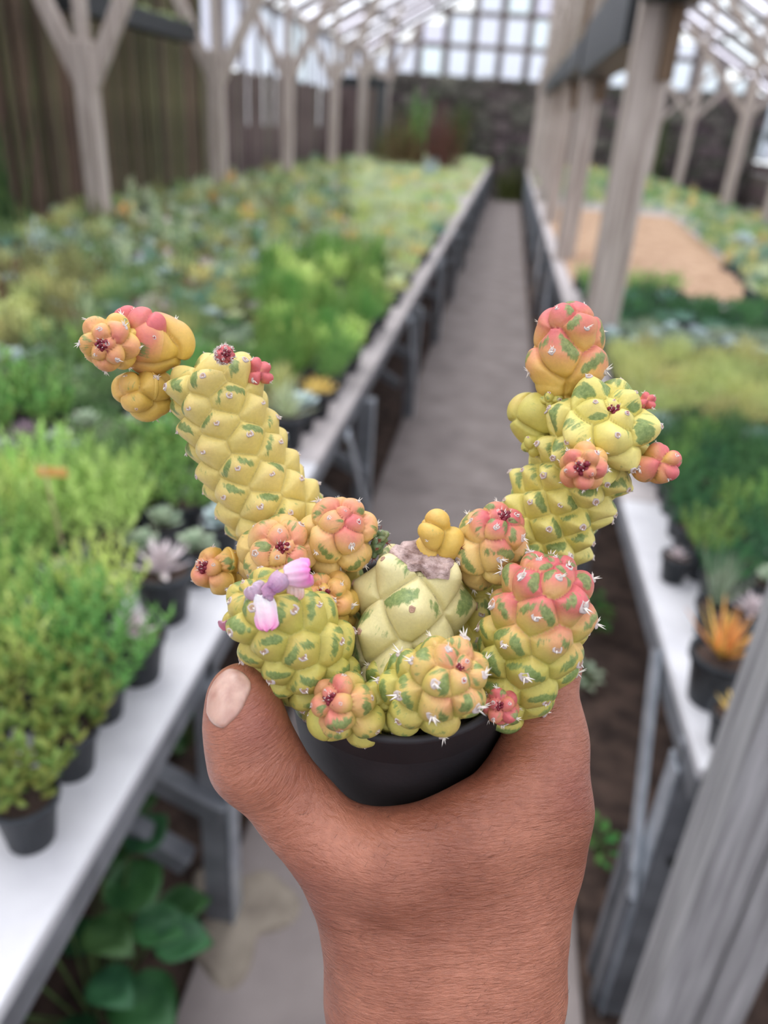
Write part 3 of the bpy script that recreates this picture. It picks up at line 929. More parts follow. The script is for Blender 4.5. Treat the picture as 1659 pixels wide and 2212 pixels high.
leafy('weed', .47, 2.25, 'small bright green weed on the soil right of the cactus', [(a * .4, b * .4, c * .4, d, e, f) for a, b, c, d, e, f in lv[:12]], .05, .03, M_big2, .2, 4)
leafy('weed', .40, 1.32, 'little green weed at the path edge right of the wrist', [(a * .3, b * .5, c * .25, d, e, f) for a, b, c, d, e, f in lv[:10]], .035, .02, M_big2, .2, 5)
leafy('weed', .42, 1.95, 'greyish weed on the soil just right of the hand', [(a * .4, b * .4, c * .2, d, e, f) for a, b, c, d, e, f in lv[:10]], .04, .02, M_leaf['grey green'], .2, 6)

# ---- tall rusty dried plants, shrubs at the far end
M_rust = noise_mat('rusty_stems', lin(84, 62, 42), lin(124, 98, 68), 9, rough=.9, objvar=.4)
M_shrub = noise_mat('shrub_green', lin(54, 74, 34), lin(96, 112, 56), 9, rough=.8, objvar=.4)
def reed_clump(name, x, y, z, n, h, spread, mat, label, w=.03, cat='plant'):
    rg = np.random.default_rng(int(abs(x * 100 + y * 10)))
    V0, Q0 = leaf_arr(1, .06, .02, 4, .15, .1, 'blade')
    parts = []
    for k in range(n):
        R_ = rot_zy(rg.uniform(0, 6.28), 1.57 - abs(rg.normal(0, .12)), rg.uniform(0, 3))
        hh = h * rg.uniform(.6, 1.1)
        Vv = V0 * np.array([hh, w / .06, w / .06]); parts.append((Vv @ R_.T + np.array([rg.normal(0, spread), rg.normal(0, spread), 0]), Q0))
    V, Q = merge(parts)
    o = obj(name, grid_mesh(name, V, Q, mat), None, (x, y, z)); tag(o, label, cat, None, None)
    o['kind'] = 'stuff'
    return o
reed_clump('dried_stems', -1.1, 13.9, BH, 90, 1.05, .2, M_rust, 'tall rusty brown dried stems at the far end of the left bench', .035)
reed_clump('dried_stems', -1.8, 14.2, BH, 80, .95, .2, M_rust, 'reddish dried stems left of the tallest rusty clump', .035)
reed_clump('green_reeds', -1.65, 14.9, BH, 40, 1.35, .08, M_leaf['bright green'], 'tall fresh green reeds behind the rusty stems', .04)
reed_clump('dark_shrub', -2.1, 15.6, BH, 90, .7, .22, M_shrub, 'dark green bushy clump left of the rusty stems', .05)
reed_clump('dark_shrub', .12, 18.9, 0, 110, .75, .14, M_shrub, 'dark shrub growing at the end of the path', .05)
reed_clump('dark_shrub', -1.2, 19.2, 0, 140, 1.9, .12, M_shrub, 'olive climbing shrub against the far wall', .07)
reed_clump('dark_shrub', 2.9, 19.2, 0, 150, 1.9, .12, M_shrub, 'big dark olive shrub at the far right by the wall', .09)
reed_clump('dark_shrub', -2.95, 4.3, BH, 70, 1.0, .12, M_shrub, 'dark green plant in the shade by the left slat wall', .05)
reed_clump('pale_flowers', -1.1, 12.2, BH, 40, .35, .05, M_leaf['blue grey'], 'small whitish upright plant before the rusty stems', .03)

# ================================================================== the potted cactus in the hand
def px2m(r, d):
    return r * d / F_PX

M_pot = noise_mat('pot_plastic', lin(44, 42, 44), lin(58, 54, 55), 40, rough=0.62, bump=0.25, bscale=400, bdist=0.0004, spec=0.35)
M_soil = noise_mat('soil', lin(30, 24, 21), lin(70, 58, 50), 300, rough=0.95, bump=1.0, bscale=700, bdist=0.002)

# pot frame: rim centre, axis (leans towards the viewer), right and back vectors
POT_D = 0.245
POT_C = at(868, 1385, POT_D)
_v = cam_dir(868, 1385); _v /= np.linalg.norm(_v)
_iu = RW @ np.array([0.03, 1.0, 0.0]); _iu -= _v * (_iu @ _v); _iu /= np.linalg.norm(_iu)
POT_U = 0.72 * -_v + 0.694 * _iu; POT_U /= np.linalg.norm(POT_U)
POT_B = 0.694 * _v + 0.72 * _iu; POT_B -= POT_U * (POT_B @ POT_U); POT_B /= np.linalg.norm(POT_B)
POT_R = np.cross(POT_B, POT_U)
R_RIM, R_BOT, H_POT = 0.0390, 0.0330, 0.064

plant = empty('potted_cactus', POT_C - POT_U * H_POT)
tag(plant, 'knobbly yellow and pink variegated cactus with many stems in the black pot held by hand', 'cactus')
bpy.context.view_layer.update()
PLINV = plant.matrix_world.inverted()

def under_plant(o, world_m=None):
    o.parent = plant
    o.matrix_parent_inverse = PLINV.copy()
    return o

pot_m = Matrix(((POT_R[0], POT_B[0], POT_U[0], 0), (POT_R[1], POT_B[1], POT_U[1], 0), (POT_R[2], POT_B[2], POT_U[2], 0), (0, 0, 0, 1)))
pot_m.translation = Vector(POT_C)
t_ = 0.0011
prof = [(0.0, -H_POT), (R_BOT - 0.002, -H_POT), (R_BOT, -H_POT + 0.002), (R_RIM - 0.0024, -0.0120), (R_RIM - 0.0021, -0.0112), (R_RIM - 0.0012, -0.0106),
        (R_RIM - 0.0010, -0.0012), (R_RIM - 0.0003, -0.0006), (R_RIM, 0.0002), (R_RIM - 0.0002, 0.0012), (R_RIM - 0.0012, 0.0016), (R_RIM - 0.0022, 0.001),
        (R_RIM - 0.0030, -0.0016), (R_RIM - 0.0036, -0.010), (R_RIM - 0.0044, -0.0125), (R_BOT - t_, -H_POT + 0.004), (0.0, -H_POT + 0.004)]
o = obj('pot', lathe_mesh('pot', prof, M_pot, 96)); o.matrix_world = pot_m; under_plant(o)
# soil: bumpy disc
sv, sq = [], []
for i in range(16):
    for j in range(64):
        r = (R_RIM - 0.0055) * i / 15
        t = 2 * math.pi * j / 64
        sv.append((r * math.cos(t), r * math.sin(t), -0.010 + 0.0012 * math.sin(900 * r + 3 * t) + rng.uniform(-0.0008, 0.0008)))
for i in range(15):
    for j in range(64):
        sq.append((i * 64 + j, i * 64 + (j + 1) % 64, (i + 1) * 64 + (j + 1) % 64, (i + 1) * 64 + j))
o = obj('soil', mesh_from('soil', sv, sq, M_soil)); o.matrix_world = pot_m; under_plant(o)

# ---- cactus skin: colour and green-streak fields are carried by the mesh, broken up by noise in the material
def cactus_mat():
    m, nt, bs, out = mat_new('cactus_skin')
    L = nt.links.new
    ac = N(nt, 'ShaderNodeAttribute', attribute_name='col')
    ag = N(nt, 'ShaderNodeAttribute', attribute_name='green')
    ap = N(nt, 'ShaderNodeAttribute', attribute_name='pink')
    au = N(nt, 'ShaderNodeAttribute', attribute_name='celluv')
    tc = N(nt, 'ShaderNodeTexCoord')
    n1 = N(nt, 'ShaderNodeTexNoise', Scale=900.0, Detail=5.0, Roughness=0.65)
    L(tc.outputs['Object'], n1.inputs['Vector'])
    n2 = N(nt, 'ShaderNodeTexNoise', Scale=170.0, Detail=4.0)
    L(tc.outputs['Object'], n2.inputs['Vector'])
    # streaky noise along the tubercle slope
    mp = N(nt, 'ShaderNodeMapping'); mp.inputs['Scale'].default_value = (7.0, 1.6, 1.0)
    L(au.outputs['Vector'], mp.inputs['Vector'])
    n3 = N(nt, 'ShaderNodeTexNoise', Scale=1.6, Detail=5.0, Roughness=0.6)
    L(mp.outputs['Vector'], n3.inputs['Vector'])
    def math_(op, a, b):
        n = N(nt, 'ShaderNodeMath', operation=op)
        for i, x in enumerate((a, b)):
            if isinstance(x, (int, float)):
                n.inputs[i].default_value = x
            else:
                L(x, n.inputs[i])
        return n.outputs[0]
    g = math_('ADD', ag.outputs['Fac'], math_('MULTIPLY', math_('SUBTRACT', n3.outputs['Fac'], 0.5), 1.25))
    g = math_('ADD', g, math_('MULTIPLY', math_('SUBTRACT', n1.outputs['Fac'], 0.5), 0.7))
    mr = N(nt, 'ShaderNodeMapRange', interpolation_type='SMOOTHSTEP')
    mr.inputs['From Min'].default_value = 0.34; mr.inputs['From Max'].default_value = 0.66; mr.inputs['To Max'].default_value = 0.9
    L(g, mr.inputs['Value'])
    p = math_('ADD', ap.outputs['Fac'], math_('MULTIPLY', math_('SUBTRACT', n2.outputs['Fac'], 0.5), 0.35))
    mrp = N(nt, 'ShaderNodeMapRange', interpolation_type='SMOOTHSTEP')
    mrp.inputs['From Min'].default_value = 0.1; mrp.inputs['From Max'].default_value = 0.95
    L(p, mrp.inputs['Value'])
    crp = N(nt, 'ShaderNodeValToRGB')
    crp.color_ramp.elements[0].position = 0.0; crp.color_ramp.elements[0].color = (*lin(228, 176, 112), 1)
    crp.color_ramp.elements[1].position = 1.0; crp.color_ramp.elements[1].color = (*lin(202, 102, 102), 1)
    e = crp.color_ramp.elements.new(0.5); e.color = (*lin(218, 144, 112), 1)
    L(mrp.outputs[0], crp.inputs['Fac'])
    mixp = N(nt, 'ShaderNodeMix', data_type='RGBA')
    sp = N(nt, 'ShaderNodeMath', operation='POWER'); sp.inputs[1].default_value = 0.8
    L(mrp.outputs[0], sp.inputs[0])
    L(sp.outputs[0], mixp.inputs['Factor']); L(ac.outputs['Color'], mixp.inputs['A']); L(crp.outputs['Color'], mixp.inputs['B'])
    # green patches, two tones
    crg = N(nt, 'ShaderNodeValToRGB')
    crg.color_ramp.elements[0].position = 0.3; crg.color_ramp.elements[0].color = (*lin(78, 112, 58), 1)
    crg.color_ramp.elements[1].position = 0.7; crg.color_ramp.elements[1].color = (*lin(132, 150, 88), 1)
    L(n1.outputs['Fac'], crg.inputs['Fac'])
    mixg = N(nt, 'ShaderNodeMix', data_type='RGBA')
    L(mr.outputs[0], mixg.inputs['Factor']); L(mixp.outputs['Result'], mixg.inputs['A']); L(crg.outputs['Color'], mixg.inputs['B'])
    # fine speckle
    hs = N(nt, 'ShaderNodeHueSaturation')
    mv = N(nt, 'ShaderNodeMapRange'); mv.inputs['From Min'].default_value = 0.3; mv.inputs['From Max'].default_value = 0.7
    mv.inputs['To Min'].default_value = 0.93; mv.inputs['To Max'].default_value = 1.06
    L(n1.outputs['Fac'], mv.inputs['Value']); L(mv.outputs[0], hs.inputs['Value'])
    L(mixg.outputs['Result'], hs.inputs['Color'])
    L(hs.outputs['Color'], bs.inputs['Base Color'])
    bs.inputs['Roughness'].default_value = 0.48
    bs.inputs['Specular IOR Level'].default_value = 0.35
    bs.inputs['Subsurface Weight'].default_value = 0.12
    bs.inputs['Subsurface Scale'].default_value = 0.0015
    bs.inputs['Subsurface Radius'].default_value = (1.0, 0.7, 0.25)
    bp = N(nt, 'ShaderNodeBump', Strength=0.25, Distance=0.0003)
    L(n1.outputs['Fac'], bp.inputs['Height']); L(bp.outputs['Normal'], bs.inputs['Normal'])
    return m
M_cactus = cactus_mat()
M_areole = noise_mat('areole_felt', lin(204, 182, 172), lin(238, 226, 220), 1500, rough=0.9, bump=0.6, bscale=2500, bdist=0.0003)
M_areole_brown = noise_mat('areole_brown', lin(160, 116, 92), lin(206, 172, 148), 1200, rough=0.8, bump=0.5, bscale=2500, bdist=0.0003)
M_areole_red = noise_mat('areole_red', lin(120, 28, 44), lin(176, 66, 72), 1200, rough=0.6)
M_spine = noise_mat('spine', lin(226, 214, 200), lin(245, 238, 228), 800, rough=0.5)
M_spine_dark = noise_mat('spine_dark', lin(110, 40, 44), lin(160, 84, 70), 800, rough=0.5)

def areole_mesh(name, seed, mats, nsp, splen, ring=True):
    """Felted cushion (ring and brown heart) with a few short spines; unit radius 1 = the cushion's radius."""
    rg = np.random.default_rng(seed)
    V = []; Fc = []; mi = []
    seg = 10
    prof = [(1.05, -0.25), (1.0, 0.06), (0.82, 0.2), (0.62, 0.16), (0.50, 0.06), (0.25, 0.14), (0.0, 0.18)]
    wob = 1 + 0.22 * rg.uniform(-1, 1, seg)
    base = 0
    for i, (r, z) in enumerate(prof):
        for j in range(seg):
            t = 2 * math.pi * j / seg
            V.append((r * wob[j] * math.cos(t), r * 1.15 * wob[j] * math.sin(t), z * (1 + 0.2 * rg.uniform(-1, 1))))
    for i in range(len(prof) - 1):
        for j in range(seg):
            a = i * seg + j; b = i * seg + (j + 1) % seg
            Fc.append((a, b, b + seg, a + seg)); mi.append(0 if i < 3 else 1)
    for s in range(nsp):
        ang = rg.uniform(0, 2 * math.pi); tilt = rg.uniform(0.35, 1.05)
        d = np.array([math.cos(ang) * math.sin(tilt), math.sin(ang) * math.sin(tilt), math.cos(tilt)])
        L = splen * rg.uniform(0.55, 1.0)
        o0 = np.array([d[0] * 0.45, d[1] * 0.45, 0.15])
        e1 = np.cross(d, [0.3, 0.5, 0.8]); e1 /= np.linalg.norm(e1); e2 = np.cross(d, e1)
        b0 = len(V)
        for q in range(4):
            t = q * math.pi / 2
            V.append(tuple(o0 + (e1 * math.cos(t) + e2 * math.sin(t)) * 0.2))
        for q in range(4):
            t = q * math.pi / 2
            V.append(tuple(o0 + d * L * 0.5 + (e1 * math.cos(t) + e2 * math.sin(t)) * 0.13))
        V.append(tuple(o0 + d * L))
        for q in range(4):
            Fc.append((b0 + q, b0 + (q + 1) % 4, b0 + 4 + (q + 1) % 4, b0 + 4 + q)); mi.append(2)
            Fc.append((b0 + 4 + q, b0 + 4 + (q + 1) % 4, b0 + 8)); mi.append(2)
    me = mesh_from(name, V, Fc, None)
    for mm in mats:
        me.materials.append(mm)
    me.polygons.foreach_set('material_index', np.array(mi, np.int32))
    return me
AREOLES = {
    'white': [areole_mesh('areole_white', s, (M_areole, M_areole, M_spine), 4, 2.4) for s in (1, 2, 3)],
    'old': [areole_mesh('areole_old', s, (M_areole, M_areole_brown, M_spine), 1, 1.1) for s in (4, 5, 6)],
    'brown': [areole_mesh('areole_brown', s, (M_areole_brown, M_areole_brown, M_spine), 0, 1.0) for s in (7, 8)],
    'red': [areole_mesh('areole_red', s, (M_areole, M_areole_red, M_spine), 3, 2.0) for s in (9, 10)],
    'dark': [areole_mesh('areole_dark', s, (M_areole_red, M_areole_brown, M_spine_dark), 5, 4.2) for s in (11, 12)],
}
def heart_mesh():
    rg = np.random.default_rng(77)
    V, Fc, mi = [], [], []
    def blob(c, r, mat, squash=1.0, n=7):
        b0 = len(V)
        for i in range(5):
            ph = math.pi * i / 4
            for j in range(n):
                t = 2 * math.pi * j / n
                V.append((c[0] + r * math.sin(ph) * math.cos(t), c[1] + r * math.sin(ph) * math.sin(t), c[2] + r * squash * math.cos(ph)))
        for i in range(4):
            for j in range(n):
                Fc.append((b0 + i * n + j, b0 + (i + 1) * n + j, b0 + (i + 1) * n + (j + 1) % n, b0 + i * n + (j + 1) % n)); mi.append(mat)
    for k in range(9):
        r_ = .75 * math.sqrt((k + .4) / 9); t = k * 2.4
        blob((r_ * math.cos(t), r_ * math.sin(t), .18 * rg.random()), .27 + .1 * rg.random(), 0, 1.3)
    for k in range(16):
        t = rg.uniform(0, 6.28); r_ = rg.uniform(.1, .9); tl = rg.uniform(.1, .7)
        p0 = np.array([r_ * math.cos(t), r_ * math.sin(t), .15]); d = np.array([math.cos(t) * math.sin(tl), math.sin(t) * math.sin(tl), math.cos(tl)])
        e1 = np.cross(d, [.2, .3, .9]); e1 /= np.linalg.norm(e1); e2 = np.cross(d, e1); b0 = len(V)
        for q in range(3):
            a_ = q * 2.094; V.append(tuple(p0 + (e1 * math.cos(a_) + e2 * math.sin(a_)) * .09))
        V.append(tuple(p0 + d * rg.uniform(.5, 1.0)))
        for q in range(3):
            Fc.append((b0 + q, b0 + (q + 1) % 3, b0 + 3)); mi.append(1 if k % 3 else 0)
    me = mesh_from('crown_heart', V, Fc, M_heart); me.materials.append(M_spine)
    me.polygons.foreach_set('material_index', np.array(mi, np.int32))
    return me
M_heart = noise_mat('crown_maroon', lin(86, 22, 36), lin(150, 44, 60), 1500, rough=.5)
HEART = heart_mesh()
GOLD = math.pi * (3 - math.sqrt(5))

def spline(P, n):
    P = np.asarray(P, float)
    if len(P) == 2:
        t = np.linspace(0, 1, n)[:, None]
        return P[0] * (1 - t) + P[1] * t
    E = np.vstack([2 * P[0] - P[1], P, 2 * P[-1] - P[-2]])
    out = []
    seg = len(P) - 1
    for u in np.linspace(0, seg, n):
        i = min(int(u), seg - 1); t = u - i
        p0, p1, p2, p3 = E[i], E[i + 1], E[i + 2], E[i + 3]
        out.append(0.5 * ((2 * p1) + (-p0 + p2) * t + (2 * p0 - 5 * p1 + 4 * p2 - p3) * t ** 2 + (-p0 + 3 * p1 - 3 * p2 + p3) * t ** 3))
    return np.array(out)

BODY_SURF = []
def body(name, label, pts, lob, H=0.42, p=1.8, tilt=0.25, cap=0.9, base='yellow', pink=0.6, pink_len=0.5, green=0.6, seed=0, th0=0.0,
         areole='white', asize=8.0, cone=0.0, apex=0.13, grow=7.0, aniso=1.0, ar_skip=0, hmm=0.0005, apex_red=True, pink_base=0.0, scar=0.0, ring=None, imb=.5, heart=0):
    """A tubercled cactus stem or offset. pts: (px,py,depth,radius_px) from base to tip; tubercles sit on a golden-angle spiral
    counted from the tip, each a dome bounded by creases (a weighted Voronoi cell of the skin)."""
    rg = np.random.default_rng(1000 + seed)
    C = np.array([at(a, b, d) for a, b, d, r in pts])
    Rr = np.array([px2m(r, d) for a, b, d, r in pts])
    CR = spline(np.hstack([C, Rr[:, None]]), 60)
    ax, rad = CR[::-1, :3], CR[::-1, 3]                     # from tip to base
    T = np.gradient(ax, axis=0); T /= np.linalg.norm(T, axis=1)[:, None]
    up = -T                                                # towards the tip
    n1 = np.zeros_like(T)
    view = _v
    s0 = np.cross(up[0], [0.31, 0.52, 0.79]); n1[0] = s0 / np.linalg.norm(s0)
    for i in range(1, len(T)):
        q = n1[i - 1] - T[i] * (n1[i - 1] @ T[i]); n1[i] = q / np.linalg.norm(q)
    n2 = np.cross(T, n1)
    seglen = np.r_[0, np.cumsum(np.linalg.norm(np.diff(ax, axis=0), axis=1))]
    # meridian: tip cap, shaft, base cap
    rt, rb = rad[0], rad[-1]
    mer = []                                               # (centre index float, axial offset, radius)
    for ph in np.linspace(0, math.pi / 2, 40)[:-1]:
        mer.append((0.0, rt * cap * math.cos(ph), rt * math.sin(ph)))
    for i in range(len(ax)):
        mer.append((float(i), 0.0, rad[i]))
    for ph in np.linspace(math.pi / 2, math.pi, 30)[1:]:
        mer.append((float(len(ax) - 1), rb * 0.9 * math.cos(ph), rb * math.sin(ph)))
    mer = np.array(mer)
    idx = mer[:, 0].astype(int)
    axial = np.where(mer[:, 0] == 0, -mer[:, 1], seglen[idx] - mer[:, 1])
    da = np.r_[0, np.cumsum(np.hypot(np.diff(axial), np.diff(mer[:, 2])))]
    Ltot = da[-1]
    nr = max(24, int(Ltot / hmm))
    nc = max(36, int(2 * math.pi * rad.max() / hmm))
    a = np.linspace(0, Ltot, nr)
    mi_ = np.interp(a, da, mer[:, 0]); off = np.interp(a, da, mer[:, 1]); R = np.interp(a, da, mer[:, 2])
    def sample(arr, u):
        i = np.clip(u.astype(int), 0, len(arr) - 2); t = (u - i)[:, None]
        return arr[i] * (1 - t) + arr[i + 1] * t
    def frame(u):
        return sample(ax, u), sample(n1, u), sample(n2, u), sample(up, u)
    cen, f1, f2, fu = frame(mi_)
    th = np.arange(nc) * 2 * math.pi / nc
    cs, sn = np.cos(th), np.sin(th)
    rd = f1[:, None, :] * cs[None, :, None] + f2[:, None, :] * sn[None, :, None]
    pos = cen[:, None, :] + fu[:, None, :] * off[:, None, None] + rd * R[:, None, None]
    # normals of the smooth body
    dR = np.gradient(R, a); dz = -np.gradient(np.interp(a, da, axial), a)
    nn = rd * (-dz)[:, None, None] * -1.0
    nn = rd * np.abs(dz)[:, None, None] + fu[:, None, :] * dR[:, None, None]
    nn /= np.linalg.norm(nn, axis=2)[:, :, None] + 1e-12
    # tubercle lattice
    lobm = px2m(lob, pts[-1][2])
    A = lobm ** 2
    S = np.r_[0, np.cumsum(2 * math.pi * 0.5 * (R[1:] + R[:-1]) * np.diff(a))]
    ks, ak, sk = 0, [], []
    cum = 0.0
    while True:
        Ak = A * min(1.0, apex + (1 - apex) * ks / grow)
        cum += Ak
        if cum > S[-1]:
            break
        ak.append(np.interp(cum - 0.5 * Ak, S, a)); sk.append(math.sqrt(Ak)); ks += 1
    tk = [th0 + k * GOLD + rg.normal(0, .05) for k in range(len(ak))]
    if ring:                                               # ordered whorls below the crown: (count, pitch px, start px, twist)
        m_r, pit, st, tw = ring
        pit, st = px2m(pit, pts[-1][2]), px2m(st, pts[-1][2])
        keep = [k for k in range(len(ak)) if ak[k] < st - pit * .45]
        ak = [ak[k] for k in keep]; sk = [sk[k] for k in keep]; tk = [tk[k] for k in keep]
        i_ = 0
        while st + i_ * pit < Ltot - .2 * pit:
            for j_ in range(m_r):
                ak.append(min(Ltot, st + i_ * pit + pit * (tw * 6 * j_ / m_r if tw else 0) + rg.normal(0, .05) * pit)); sk.append(lobm * rg.uniform(.94, 1.06))
                tk.append(th0 + i_ * math.pi / m_r + j_ * 2 * math.pi / m_r + rg.normal(0, .05))
            i_ += 1
        od = np.argsort(ak); ak = [ak[k] for k in od]; sk = [sk[k] for k in od]; tk = [tk[k] for k in od]
    K = len(ak); ak = np.array(ak); sk = np.array(sk); tk = np.array(tk)
    if K == 0:
        ak = np.array([0.0]); sk = np.array([lobm]); tk = np.array([th0]); K = 1
    mk = np.interp(ak, da, mer[:, 0]); ok = np.interp(ak, da, mer[:, 1]); Rk = np.interp(ak, da, mer[:, 2])
    ck, g1, g2, gu = frame(mk)
    rk = g1 * np.cos(tk)[:, None] + g2 * np.sin(tk)[:, None]
    pk = ck + gu * ok[:, None] + rk * Rk[:, None]
    tank = np.cross(gu, rk)
    Hk = H * sk * rg.uniform(0.85, 1.15, K)
    P = pos.reshape(-1, 3)
    d1 = np.full(len(P), 9e9); d2 = np.full(len(P), 9e9); i1 = np.zeros(len(P), int)
    U3 = np.repeat(fu, nc, axis=0)
    for k in range(K):
        q = P - pk[k]
        axd = (q * gu[k]).sum(1)
        dd = np.sqrt(np.maximum((q * q).sum(1) + (aniso ** 2 - 1) * axd ** 2, 0)) / sk[k]
        b1 = dd < d1
        d2 = np.where(b1, d1, np.minimum(d2, dd))
        i1 = np.where(b1, k, i1)
        d1 = np.where(b1, dd, d1)
    e = np.clip((d2 - d1) / (d2 + d1 + 1e-9), 0, 1)
    h = Hk[i1] * (1 - (1 - e) ** p)
    lvp = ((P - pk[i1]) * gu[i1]).sum(1) / sk[i1]
    h = h * (1 + imb * np.clip(lvp, -.6, .6))
    h = h - .07 * sk[i1] * np.exp(-(e / .055) ** 2)
    if cone > 0:
        h = h + cone * sk[i1] * np.clip(1 - d1 / 0.55, 0, 1) ** 1.4
    h = h - H * 0.35 * sk[i1]
    NN = nn.reshape(-1, 3)
    q = P - pk[i1]
    lv = (q * gu[i1]).sum(1) / sk[i1]
    lu = (q * tank[i1]).sum(1) / sk[i1]
    D = NN + tilt * U3
    D /= np.linalg.norm(D, axis=1)[:, None]
    W = P + D * h[:, None]
    # colour fields
    cols = {'yellow': (lin(206, 186, 104), lin(222, 200, 130)), 'cream': (lin(206, 194, 136), lin(230, 218, 168)), 'olive': (lin(182, 174, 84), lin(208, 192, 106)),
            'orange': (lin(206, 172, 78), lin(222, 180, 100)), 'peach': (lin(212, 184, 106), lin(228, 188, 128)), 'green': (lin(96, 124, 88), lin(128, 146, 108)),
            'lemon': (lin(206, 192, 98), lin(228, 214, 138))}
    c0, c1 = [np.array(x) for x in cols[base]]
    kr = rg.uniform(-1, 1, K)
    topness = np.clip(0.5 + 0.8 * lv, 0, 1)
    mixv = np.clip(0.35 * topness + 0.45 * e + 0.15 * kr[i1], 0, 1)
    col = c0 * (1 - mixv)[:, None] + c1 * mixv[:, None]
    a_full = np.repeat(a, nc)
    Lr = Ltot * pink_len
    fade = np.clip(1 - a_full / max(Lr, 1e-6), 0, 1)
    pinkf = pink * fade ** 0.7 * (0.55 + 0.6 * topness) + pink_base * topness * e + pink * 0.18 * kr[i1] * fade
    gf = np.zeros(len(P))
    amp = np.clip(green + 0.55 * rg.uniform(-1, 1, (K, 2)), 0, 1.15)
    angs = rg.uniform(0.45, 1.0, (K, 2)); offs = rg.uniform(0.2, 0.36, (K, 2))
    for sgn, j in ((1, 0), (-1, 1)):
        cu = sgn * offs[i1, j]; cv = 0.12
        du = lu - cu; dv = lv - cv
        an = -sgn * angs[i1, j]
        x = du * np.cos(an) + dv * np.sin(an); y = -du * np.sin(an) + dv * np.cos(an)
        gf = np.maximum(gf, amp[i1, j] * np.exp(-((x / 0.40) ** 2 + (y / 0.135) ** 2)))
    gf *= np.clip(e * 6, 0, 1)
    if scar > 0:
        m_ = np.clip((a_full - scar) / (scar * 0.15), 0, 1)
        W = P + D * (h * m_)[:, None] - U3 * ((1 - m_) * rt * 0.12)[:, None]
        gf *= m_
    # grid -> quads, closed over theta
    ii, jj = np.meshgrid(np.arange(nr - 1), np.arange(nc), indexing='ij')
    j2 = (jj + 1) % nc
    Q = np.stack([ii * nc + jj, (ii + 1) * nc + jj, (ii + 1) * nc + j2, ii * nc + j2], -1).reshape(-1, 4)
    # outward test
    mid = (nr // 2) * nc
    nq = np.cross(W[mid + nc] - W[mid], W[mid + 1] - W[mid])
    if nq @ (W[mid] - cen[nr // 2]) < 0:
        Q = Q[:, ::-1]
    org = ax[-1]
    me = grid_mesh(name, W - org, Q, M_cactus)
    if len(me.vertices) == len(W):
        add_col(me, 'col', col); add_attr(me, 'green', gf); add_attr(me, 'pink', np.clip(pinkf, 0, 1.2))
        av = me.attributes.new('celluv', 'FLOAT_VECTOR', 'POINT')
        av.data.foreach_set('vector', np.stack([lu + i1 * 3.1, lv, i1 * 0.37], 1).astype(np.float32).ravel())
    o = obj(name, me, None, org)
    if label:
        o['label'] = label
    under_plant(o)
    oinv = Matrix.Translation(Vector(org)).inverted()
    # areoles at the tubercle tips
    nk = (rk * np.abs(np.interp(ak, a, dz))[:, None] + gu * np.interp(ak, a, dR)[:, None])
    nk /= np.linalg.norm(nk, axis=1)[:, None] + 1e-12
    for k in range(ar_skip, K):
        if scar > 0 and ak[k] < scar * 1.25:
            continue
        dk = nk[k] + tilt * gu[k]; dk /= np.linalg.norm(dk)
        j = np.argmin(((P - pk[k]) ** 2).sum(1))
        hh = h[j]
        pt = W[j] - dk * 0.0001
        # below the soil or inside the pot wall: no areole
        rel = pt - POT_C
        if rel @ POT_U < -0.009:
            continue
        if BURIED(pt, o.name):
            continue
        kind = areole
        if areole == 'white' and k > 14:
            kind = 'old' if rg.random() < 0.6 else 'white'
        if apex_red and k < 2:
            kind = 'red'
        me_a = AREOLES[kind][rg.integers(len(AREOLES[kind]))]
        s = px2m(asize * .86, pts[-1][2]) * rg.uniform(0.8, 1.2) * min(1.0, 0.55 + 0.09 * k)
        Zv = Vector(dk); Xv = Vector(gu[k]).cross(Zv)
        if Xv.length < 1e-4:
            Xv = Vector(rk[k])
        Xv.normalize(); Yv = Zv.cross(Xv)
        mw = Matrix(((Xv.x * s, Yv.x * s, Zv.x * s, pt[0]), (Xv.y * s, Yv.y * s, Zv.y * s, pt[1]), (Xv.z * s, Yv.z * s, Zv.z * s, pt[2]), (0, 0, 0, 1)))
        oa = bpy.data.objects.new('areole', me_a)
        COL.objects.link(oa)
        oa.parent = o
        oa.matrix_parent_inverse = oinv
        oa.matrix_world = mw
        oa.matrix_basis = mw
    if heart:
        dk = up[0]; j = np.argmin(a_full)
        pt = W[j] - dk * px2m(heart * .25, pts[-1][2]); s = px2m(heart, pts[-1][2])
        Zv = Vector(dk); Xv = Vector(n1[0]); Yv = Zv.cross(Xv)
        oa = bpy.data.objects.new('crown_heart', HEART); COL.objects.link(oa); oa['label'] = 'dark red bristly growing point'
        oa.parent = o; oa.matrix_parent_inverse = oinv
        oa.matrix_basis = Matrix(((Xv.x * s, Yv.x * s, Zv.x * s, pt[0]), (Xv.y * s, Yv.y * s, Zv.y * s, pt[1]), (Xv.z * s, Yv.z * s, Zv.z * s, pt[2]), (0, 0, 0, 1)))
    BODY_SURF.append((o.name, ax, rad))
    return o

def BURIED(pt, own):
    """Is the point well inside another stem's core? (areoles there would never be seen)"""
    for nm, ax, rad in BODY_SURF:
        if nm == own:
            continue
        d = np.linalg.norm(ax - pt, axis=1) - rad * 0.95
        if d.min() < 0:
            return True
    return False

